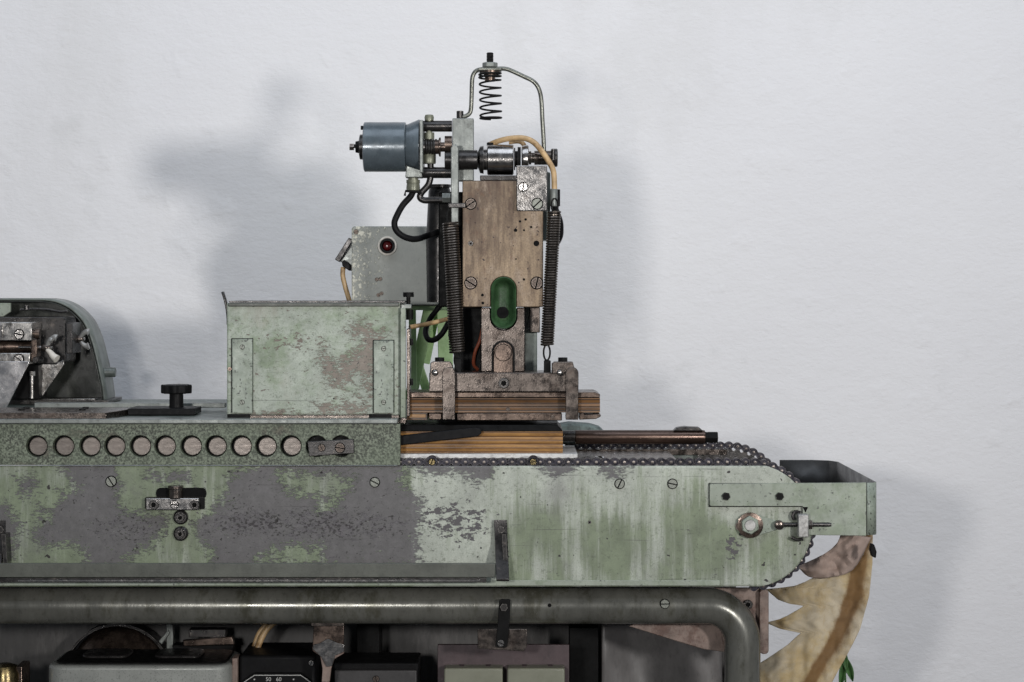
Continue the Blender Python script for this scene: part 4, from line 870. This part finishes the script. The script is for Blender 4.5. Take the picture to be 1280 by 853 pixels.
cable('tan_cable', [(612,181,.11),(625,176,.10),(640,173,.095),(655,173,.09),(667,178,.085),(677,189,.08),(687,204,.075),(692,216,.072),(693,238,.072)], 0.0037, M['cable'], 'tan cable arching over the steel drum of the press head')
cable('tan_cable', [(636,178,.12),(648,177,.12),(654,180,.118),(657,187,.118)], 0.003, M['cable'], 'short tan cable end behind the steel drum')
fe = thing('cable_ferrule', W(692, 258, 0.072), 'pale metal ferrule joining tan and black cable beside the cover plate', 'ferrule')
mk('ferrule_sleeve', G().lz([(258, 4.6), (256, 5), (238, 5), (236.5, 4.4)], 692, 0.072, 18), M['white_tip'] if False else M['alu'], fe)
mk('ferrule_shell', G().lz([(258, 4.2), (237, 4.2)], 696, 0.078, 14), M['black_plastic'], fe)
cable('black_cable', [(692.5,257,.074),(695,265,.078),(699,276,.085),(700,286,.09),(699,296,.095),(694,306,.11)], 0.0048, M['rubber'], 'black cable dropping behind the spring from the pale ferrule')
cable('orange_cable', [(512,409,.12),(530,406,.13),(548,402,.14),(570,396,.15),(590,391,.17),(604,389,.19)], 0.0030, M['cable'], 'orange brown cable stretched behind the left spring below the control box')
cable('black_cable', [(560,372,.2),(548,385,.2),(537,400,.2),(532,414,.19),(535,424,.18),(543,425,.175),(552,418,.17),(560,405,.17),(566,395,.17)], 0.0038, M['rubber'], 'looped black cable hanging in front of the green stand')
cable('red_wire', [(604,405,.10),(600,425,.10),(594,440,.10),(592,455,.105),(597,462,.11)], 0.0022, gm('red_wire', (0.22, 0.05, 0.02), 0.5), 'thin red brown wire running down beside the ram slide')

# ------------------------------------------------------------------ hooded cutting head, far left
ch = thing('cutting_head', W(60, 500, 0.40), 'hooded cutting head with polished blades and wing nuts', 'cutting head')
HP = [(-90,374.5),(40,374.5),(58,375),(72,377.5),(86,384),(97,393),(106,404),(112.5,418),(117,432),(121,448),(125,466),(128.5,484),(131,505)]
HPs = crom([Vector((x, y, 0)) for x, y in HP], 4); DH = 0.37
mk('hood', G().sheet(lambda u, v: W(HPs[int(round(u*(len(HPs)-1)))].x, HPs[int(round(u*(len(HPs)-1)))].y, DH) + Vector((0, 0.075*v, 0)), len(HPs)-1, 3), M['hood'], ch, solid=0.003)
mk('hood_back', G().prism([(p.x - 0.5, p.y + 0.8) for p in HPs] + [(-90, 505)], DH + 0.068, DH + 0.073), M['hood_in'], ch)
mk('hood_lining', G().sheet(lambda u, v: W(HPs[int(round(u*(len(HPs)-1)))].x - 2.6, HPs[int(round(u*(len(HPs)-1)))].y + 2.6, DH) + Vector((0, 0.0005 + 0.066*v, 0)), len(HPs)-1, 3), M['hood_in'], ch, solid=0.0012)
mk('hood_stub', G().lx([(130, 6.2), (143, 6.2), (144.5, 5.5)], 465.5, 0.40, 20), M['hood'], ch)
mk('hood_plate', G().prism([(-20,379),(13,379),(13,390),(4,396),(-20,396)], 0.36, 0.366), M['tray'], ch, 0.0008)
mk('hood_foot', G().box(48, 498.5, 119, 500.5, 0.355, 0.375), M['steel'], ch, 0.0005)
mk('hood_base', G().wbox((W(-60,0,.37).x, 0.34, zt), (W(140,0,.37).x, 0.446, zt + 0.004)), M['dark_steel'], ch)
mb = mk('carrier_block', G().prism(rrect(-30, 396.5, 82, 455, 5), 0.33, 0.40), M['dark_steel'], ch, 0.001)
mk('carrier_rod', G().tube(crom([W(25,387.5,.34), W(45,386.5,.34), W(62,387.5,.34), W(75,390,.34), W(84,389,.34)]), 0.0018, 8).lz([(387, 3.5), (382, 3.5)], 33, 0.34, 12), M['dark_steel'], mb)
jaw = mk('upper_jaw', G().box(-20, 403, 40, 426, 0.27, 0.328), M['steel_mid'], ch, 0.0012); screw(24, 418, 5.5, 0.27, jaw, SLOT)
mk('jaw_scale', G().box(-20, 406, 3, 421, 0.266, 0.269), M['steel'], jaw, 0.0005)
jl = mk('lower_jaw', G().prism([(-20,441.5),(38,441.5),(37,456),(-20,456)], 0.27, 0.328), M['steel_mid'], ch, 0.0012); screw(23.5, 449, 5.5, 0.268, jl, SLOT)
mk('jaw_roller', G().lx([(-20, 9), (4, 9), (6, 8), (40, 7)], 433.5, 0.31, 24), M['brass'] if False else M['steel_brown'], ch)
mk('feed_rod', G().lx([(23, 1.6), (60, 1.6)], 434, 0.285, 10), M['steel'], ch)
hb = mk('hex_bush', G().lx([(38.5, 6.5), (42.5, 6.5), (42.5, 5.2), (45, 5.2), (45, 6.5), (50, 6.5)], 417.5, 0.285, 14), M['steel_brown'], ch)
mk('collar_bar', G().box(38.5, 424.5, 46, 452, 0.275, 0.30), M['steel_brown'], ch, 0.0012)
mk('collar_foot', G().ly(44, 450.5, [(0.268, 3), (0.27, 4.4), (0.30, 4.4)], 14), M['dark_steel'], ch)
mk('stop_plate', G().box(83, 404, 90.5, 442, 0.30, 0.36), M['dark_steel'], ch, 0.001)
def wing(cx, cy, d, w1, w2, name, stud):
    o = mk(name, G().lx([(cx-6, 3.4), (cx-3, 4.8), (cx+3, 4.8), (cx+5, 3.4)], cy, d, 14), M['steel_worn'], ch)
    for (ax, ay) in (w1, w2):
        mk('wing', G().tube(crom([W(cx, cy, d), W(cx+ax*0.4, cy+ay*0.75, d-.003), W(cx+ax*0.8, cy+ay, d-.004), W(cx+ax, cy+ay*0.95, d-.004)], 5), lambda t: 0.0022 + 0.0030*t, 10), M['zinc'], o)
    mk('stud', G().lx([(stud[0], 1.9), (stud[1], 1.9)], cy, d, 10), M['steel'], o); return o
wing(99, 424, 0.335, (12, -9), (12, 9), 'wing_nut', (90, 106)); wing(58, 435, 0.285, (13, -13), (7, -10), 'wing_nut', (46, 66))
mk('lever_tip', G().tube([W(59, 437, .283), W(63, 441, .28), W(67, 446, .278), W(71, 449, .276)], lambda t: 0.003 + 0.0028*t, 12), M['white_tip'], ch)
bl = mk('blade_plate', G().prism([(-20,452),(37,452),(3,521),(-20,545)], 0.245, 0.249), gm('polished_blade', (0.52, 0.505, 0.50), 0.22, 1.0, 0.15, 20, (0.27, 0.25, 0.245), 26, 0.55, rv=0.1), ch, 0.0005, label='polished steel blade plate slanting down to a point')
mk('blade_plate', G().prism([(48,455.5),(70,455.5),(79,450),(80,456),(52,497),(44,497)], 0.329, 0.333), M['steel_mid'], ch, 0.0005)
sb_ = mk('set_bolt', G().lz([(498, 2.6), (470, 2.6)], 40, 0.30, 12).lz([(470, 4), (464.5, 4)], 40, 0.30, 6), M['steel_mid'], ch)
mk('blade_block', G().box(20, 456.5, 48, 499, 0.305, 0.36), M['black_oxide'], ch, 0.001)

# ------------------------------------------------------------------ things in the cabinet under the tube
pm = thing('pump_housing', W(170, 853, 0.12), 'silver hammered housing with rounded corners on the cabinet shelf', 'housing')
zsh = 0.565
a, b = W(57, 0, .05).x, W(288, 0, .05).x; z1 = W(0, 832.5, .05).z
rp = lambda x0, y0, x1, y1, r, n=6: arc(x1-r, y0+r, r, -90, 0, n) + arc(x1-r, y1-r, r, 0, 90, n) + arc(x0+r, y1-r, r, 90, 180, n) + arc(x0+r, y0+r, r, 180, 270, n)
mk('housing_shell', G().prismz(rp(a, .05, b, .168, 0.022), zsh, z1), M['silver'], pm, 0.005, 4)
mk('shade_lid', G().prismz(rp(a + .008, .060, b - .008, .160, 0.018), z1 - 0.001, z1 + 0.0022), M['black_oxide'], pm, 0.001, 2)  # black plate stands in for shade on top of the housing
for x in (136, 226): mk('lid_pad', G().prismz(rp(W(x-32,0,.1).x, .085, W(x+26,0,.1).x, .14, 0.012), z1 + 0.0024, z1 + 0.007), M['dark_steel'], pm, 0.002)
wh = thing('belt_wheel', W(146, 960, 0.225), 'round dark belt wheel rising behind the silver housing', 'wheel')
mk('wheel_disc', G().ly(146, 849, [(0.205, 20), (0.198, 40), (0.212, 58), (0.226, 64), (0.24, 64)], 56), M['steel_brown'], wh)
mk('wheel_rim', G().ring([(146 + x, 849 + y) for x, y in circ(56, 69)], [(146 + x, 849 + y) for x, y in circ(56, 66)], 0.215, 0.245), M['dark_steel'], wh)
mk('wheel_axle', G().ly(146, 849, [(0.20, 12), (0.2595, 12)], 20), M['dark_steel'], wh)
bx_ = thing('brass_canister', W(8, 853, 0.1), 'small old brass canister at the end of the cabinet beside the silver housing', 'canister')
mk('canister_body', G().lathe([(zsh, .02), (W(0, 842, .08).z, .02), (W(0, 832, .08).z, .016), (W(0, 829.5, .08).z, .008)], Vector((W(6, 0, .08).x, .08, 0)), 'z', 28), M['old_brass'], bx_)
mk('canister_bracket', G().wbox((W(22, 0, .09).x, .075, zsh), (W(31, 0, .09).x, .12, W(0, 831, .09).z)), M['steel_brown'], bx_, 0.001)
ga = thing('dial_gauge', W(345, 853, 0.06), 'black dial gauge with white numerals beside the silver housing', 'gauge')
mk('gauge_case', G().box(299, 820, 394, 1040, 0.075, 0.18), M['black_plastic'], ga, 0.004, 3)
bez = G(); oo = [(299.5,821),(393.5,821),(393.5,910),(299.5,910)]; ii = [(318,838),(377,838),(384,900),(308,900)]
fr = mk('gauge_front', G().prism([(303,853),(318,842),(376,842),(390,853),(390,900),(303,900)], 0.066, 0.0745), M['black_plastic'], ga, 0.001)
mk('front_edge', G().tube([W(303.5, 854, .0655), W(318, 844.3, .0655), W(376, 844.3, .0655), W(389.5, 854, .0655)], 0.0006, 6), M['ivory'], fr)
screw(390 - 1, 829, 3, 0.075, ga, SLOT)
def text(name, s, px, py, h, d, parent, mat):
    cu = bpy.data.curves.new(name, 'FONT'); cu.body = s; cu.size = h*S(d)*1.4; cu.align_x = 'CENTER'; cu.align_y = 'CENTER'; cu.extrude = 0.0002
    to = bpy.data.objects.new(name, cu); C.objects.link(to); dg = bpy.context.evaluated_depsgraph_get()
    me = bpy.data.meshes.new_from_object(to.evaluated_get(dg)); bpy.data.objects.remove(to); me.materials.clear(); me.materials.append(mat)
    o = bpy.data.objects.new(name, me); link(o, parent, W(px, py, d)); o.rotation_euler = (PI/2, 0, 0); return o
text('numeral', '50', 335.5, 849.5, 5, 0.0655, fr, M['ivory']); text('numeral', '60', 348.5, 849.5, 5, 0.0655, fr, M['ivory'])
for px in (318, 367): mk('dial_mark', G().ly(px, 849.5, [(0.0652, 1), (0.0659, 1)], 8), M['ivory'], fr)
cpb = tag(mk('copper_bracket', G().wbox((W(290, 0, .07).x, .07, zsh), (W(297, 0, .07).x, .10, W(0, 823, .07).z)), M['rust_pink'], None, 0.001), 'narrow rusty upright strip beside the black dial gauge', 'bracket')
tbx = thing('relay_box', W(470, 853, 0.1), 'low black relay box between the dial gauge and purple plate', 'relay box')
mk('box_body', G().wbox((W(417, 0, .09).x, .09, zsh), (W(523, 0, .09).x, .17, W(0, 829, .09).z)), M['black_plastic'], tbx, 0.002)
mk('box_cover', G().box(418, 838, 521, 930, 0.078, 0.0895), gm('charcoal_plastic', (0.035, 0.033, 0.033), 0.5), tbx, 0.0015)
screw(470, 849, 3.6, 0.078, tbx, SLOT_B)
swp = thing('switch_panel', W(630, 853, 0.1), 'dull purple plate carrying two olive grey covers below the tube', 'panel')
mk('back_plate', G().box(547, 806, 711.5, 1010, 0.09, 0.096), M['purple'], swp, 0.0008)
for x0, x1 in ((555, 628.5), (634, 706)):
    cv = mk('cover', G().box(x0, 835.5, x1, 990, 0.062, 0.0895), M['tile'], swp, 0.0025, 3)
    for k in (0.3, 0.75): mk('cover_lug', G().box(x0 + (x1-x0)*k - 3, 833, x0 + (x1-x0)*k + 3, 835.2, 0.075, 0.089), M['purple'], cv)
mk('panel_post', G().wbox((W(600, 0, .1).x, .0965, zsh), (W(650, 0, .1).x, .13, W(0, 830, .1).z)), M['black_oxide'], swp)
cable('tan_hose', [(352,770,.15),(342,779,.15),(333,788,.148),(326,800,.145),(322,812,.14),(320,830,.14),(320,870,.14)], 0.0040, M['cable'], 'outer of two tan hoses curving down behind the dial gauge')
cable('tan_hose', [(342,770,.155),(333,780,.155),(324,792,.153),(319,805,.15),(316,820,.15),(315,870,.15)], 0.0036, M['cable'], 'inner of two tan hoses curving down behind the dial gauge')
lv = thing('linkage', W(245, 810, 0.2), 'small rusty linkage with pale bars behind the silver housing', 'linkage')
mk('linkage_bar', G().box(208, 780, 216, 840, 0.205, 0.215), M['alu'], lv, 0.001)
mk('linkage_bar', G().prism([(198,802),(210,788),(212,792),(202,806)], 0.2, 0.204), M['alu'], lv, 0.001)
mk('linkage_arm', G().prism([(228,801),(290,796),(293,806),(230,808)], 0.18, 0.19), M['steel_brown'], lv, 0.001)
mk('linkage_block', G().box(236, 787, 282, 797, 0.19, 0.21), M['dark_steel'], lv, 0.001)
mk('linkage_base', G().wbox((W(216, 0, .2).x, .196, zsh), (W(292, 0, .2).x, .22, W(0, 806, .2).z)), M['black_oxide'], lv, 0.001)

# ------------------------------------------------------------------ canvas bag under the tray
bgt = thing('collection_bag', W(1040, 853, 0.15), 'stained yellow canvas bag with torn flaps hanging under the tray', 'bag')
def crescent(up, lo, d_tip, d_root, sag, nu=40, nv=16):
    """flap between an upper and a lower pixel curve, from its tip to its root"""
    U = crom([Vector((x, y, 0)) for x, y in up], 8); L = crom([Vector((x, y, 0)) for x, y in lo], 8)
    def fn(u, v):
        a = U[min(len(U)-1, int(u*(len(U)-1)))]; b = L[min(len(L)-1, int(u*(len(L)-1)))]
        fu = u*(len(U)-1) - int(u*(len(U)-1)); fl = u*(len(L)-1) - int(u*(len(L)-1))
        a = a.lerp(U[min(len(U)-1, int(u*(len(U)-1)) + 1)], fu); b = b.lerp(L[min(len(L)-1, int(u*(len(L)-1)) + 1)], fl)
        p = a.lerp(b, v); d = d_tip + (d_root - d_tip)*u + sag*math.sin(PI*v)*(0.3 + 0.7*u) + 0.004*math.sin(9*u + 5*v) + 0.007*mnoise.noise((p.x/22, p.y/22, d_tip*40)) + 0.005*mnoise.noise((p.x/7, p.y/7, 3))
        return W(p.x, p.y, d)
    return G().sheet(fn, nu, nv)
mk('mauve_flap', crescent([(997,707),(1010,703),(1028,694),(1045,681),(1052,666)], [(999,710),(1012,721),(1035,722),(1066,712),(1089,672)], 0.12, 0.085, -0.008), M['bag_mauve'], bgt, solid=0.0015, label='mauve topmost flap of the bag')
XL = [(664,1074),(690,1060),(700,1048),(712,1030),(722,1017),(728,1006),(733,992),(735.5,972),(736.5,957),(738,959),(744,966),(750,973),(755,988),(757.5,1004),(759,1003),(765,993),(770,984),(774,975),(777,963),(778.5,958),(781,963),(786,975),(789,988),(791.5,1001),(794,998),(806,985),(818,967),(830,949),(870,915),(900,890)]
XR = [(660,1091),(705,1090.5),(745,1086.5),(787,1075),(815,1061),(840,1047),(870,1031),(900,1014)]
def lerpt(T, y):
    for (a, b), (c, d) in zip(T, T[1:]):
        if y <= c: return b + (d - b)*max(0, (y - a)/(c - a))
    return T[-1][1]
ys_ = sorted(set([664 + 236*i/100 for i in range(101)] + [a for a, b in XL]))
knots = [a for a, b in XL]; ys_ = sorted(knots + [y for y in ys_ if all(abs(y - k) > 1.2 for k in knots)])
def bag_fn(u, v):
    y = ys_[int(round(v*(len(ys_)-1)))]; xl = lerpt(XL, y); xr = lerpt(XR, y); x = xl + (xr - xl)*u; q = (x - xr)/100.0
    d = 0.105 + 0.045*q*q + 0.006*math.exp(-((x - xr + 20)/9.0)**2) - 0.007*math.sin(PI*(((y - 722.5)/34.75) % 1.0) if y > 722.5 else 0.0)*max(0, min(1, (xr - 25 - x)/50.0))
    d += 0.006*mnoise.noise((x/24, y/24, 1)) + 0.003*mnoise.noise((x/9, y/9, 5))
    return W(x, y, d)
cb_ = mk('canvas_body', G().sheet(bag_fn, 60, len(ys_)-1), M['bag'], bgt, solid=0.0008, sharp=80)
set_wear(cb_, lambda x, y: (min(1.0, math.exp(-((x - lerpt(XR, y) + 17 + 0.08*(y - 690))/9.0)**2) + 0.42*max(0, min(1, (x - lerpt(XR, y) + 42)/30.0))), 0, 0), 0.112)  # browner in a soft band along the bag's right edge
lf = thing('leaf_sprig', W(1060, 900, 0.3), 'small sprig of narrow green leaves below the canvas bag', 'sprig')
for (x0, y0, x1, y1, w) in ((1057, 818, 1050, 862, 4.5), (1057, 822, 1066, 852, 5), (1054, 812, 1058, 838, 4)):
    mk('leaf', G().sheet(lambda u, v, q=(x0, y0, x1, y1, w): W(q[0] + (q[2]-q[0])*v + (u-0.5)*2*q[4]*math.sin(PI*min(1, 0.08 + v*0.9)), q[1] + (q[3]-q[1])*v, 0.3 - 0.012*abs(u-0.5)), 4, 10), M['leaf'], lf, solid=0.0008)
mk('stem', G().tube(crom([W(1056, 805, .3), W(1056, 830, .302), W(1058, 900, .305), W(1060, 1100, .305)]), 0.0014, 6), M['leaf'], lf)
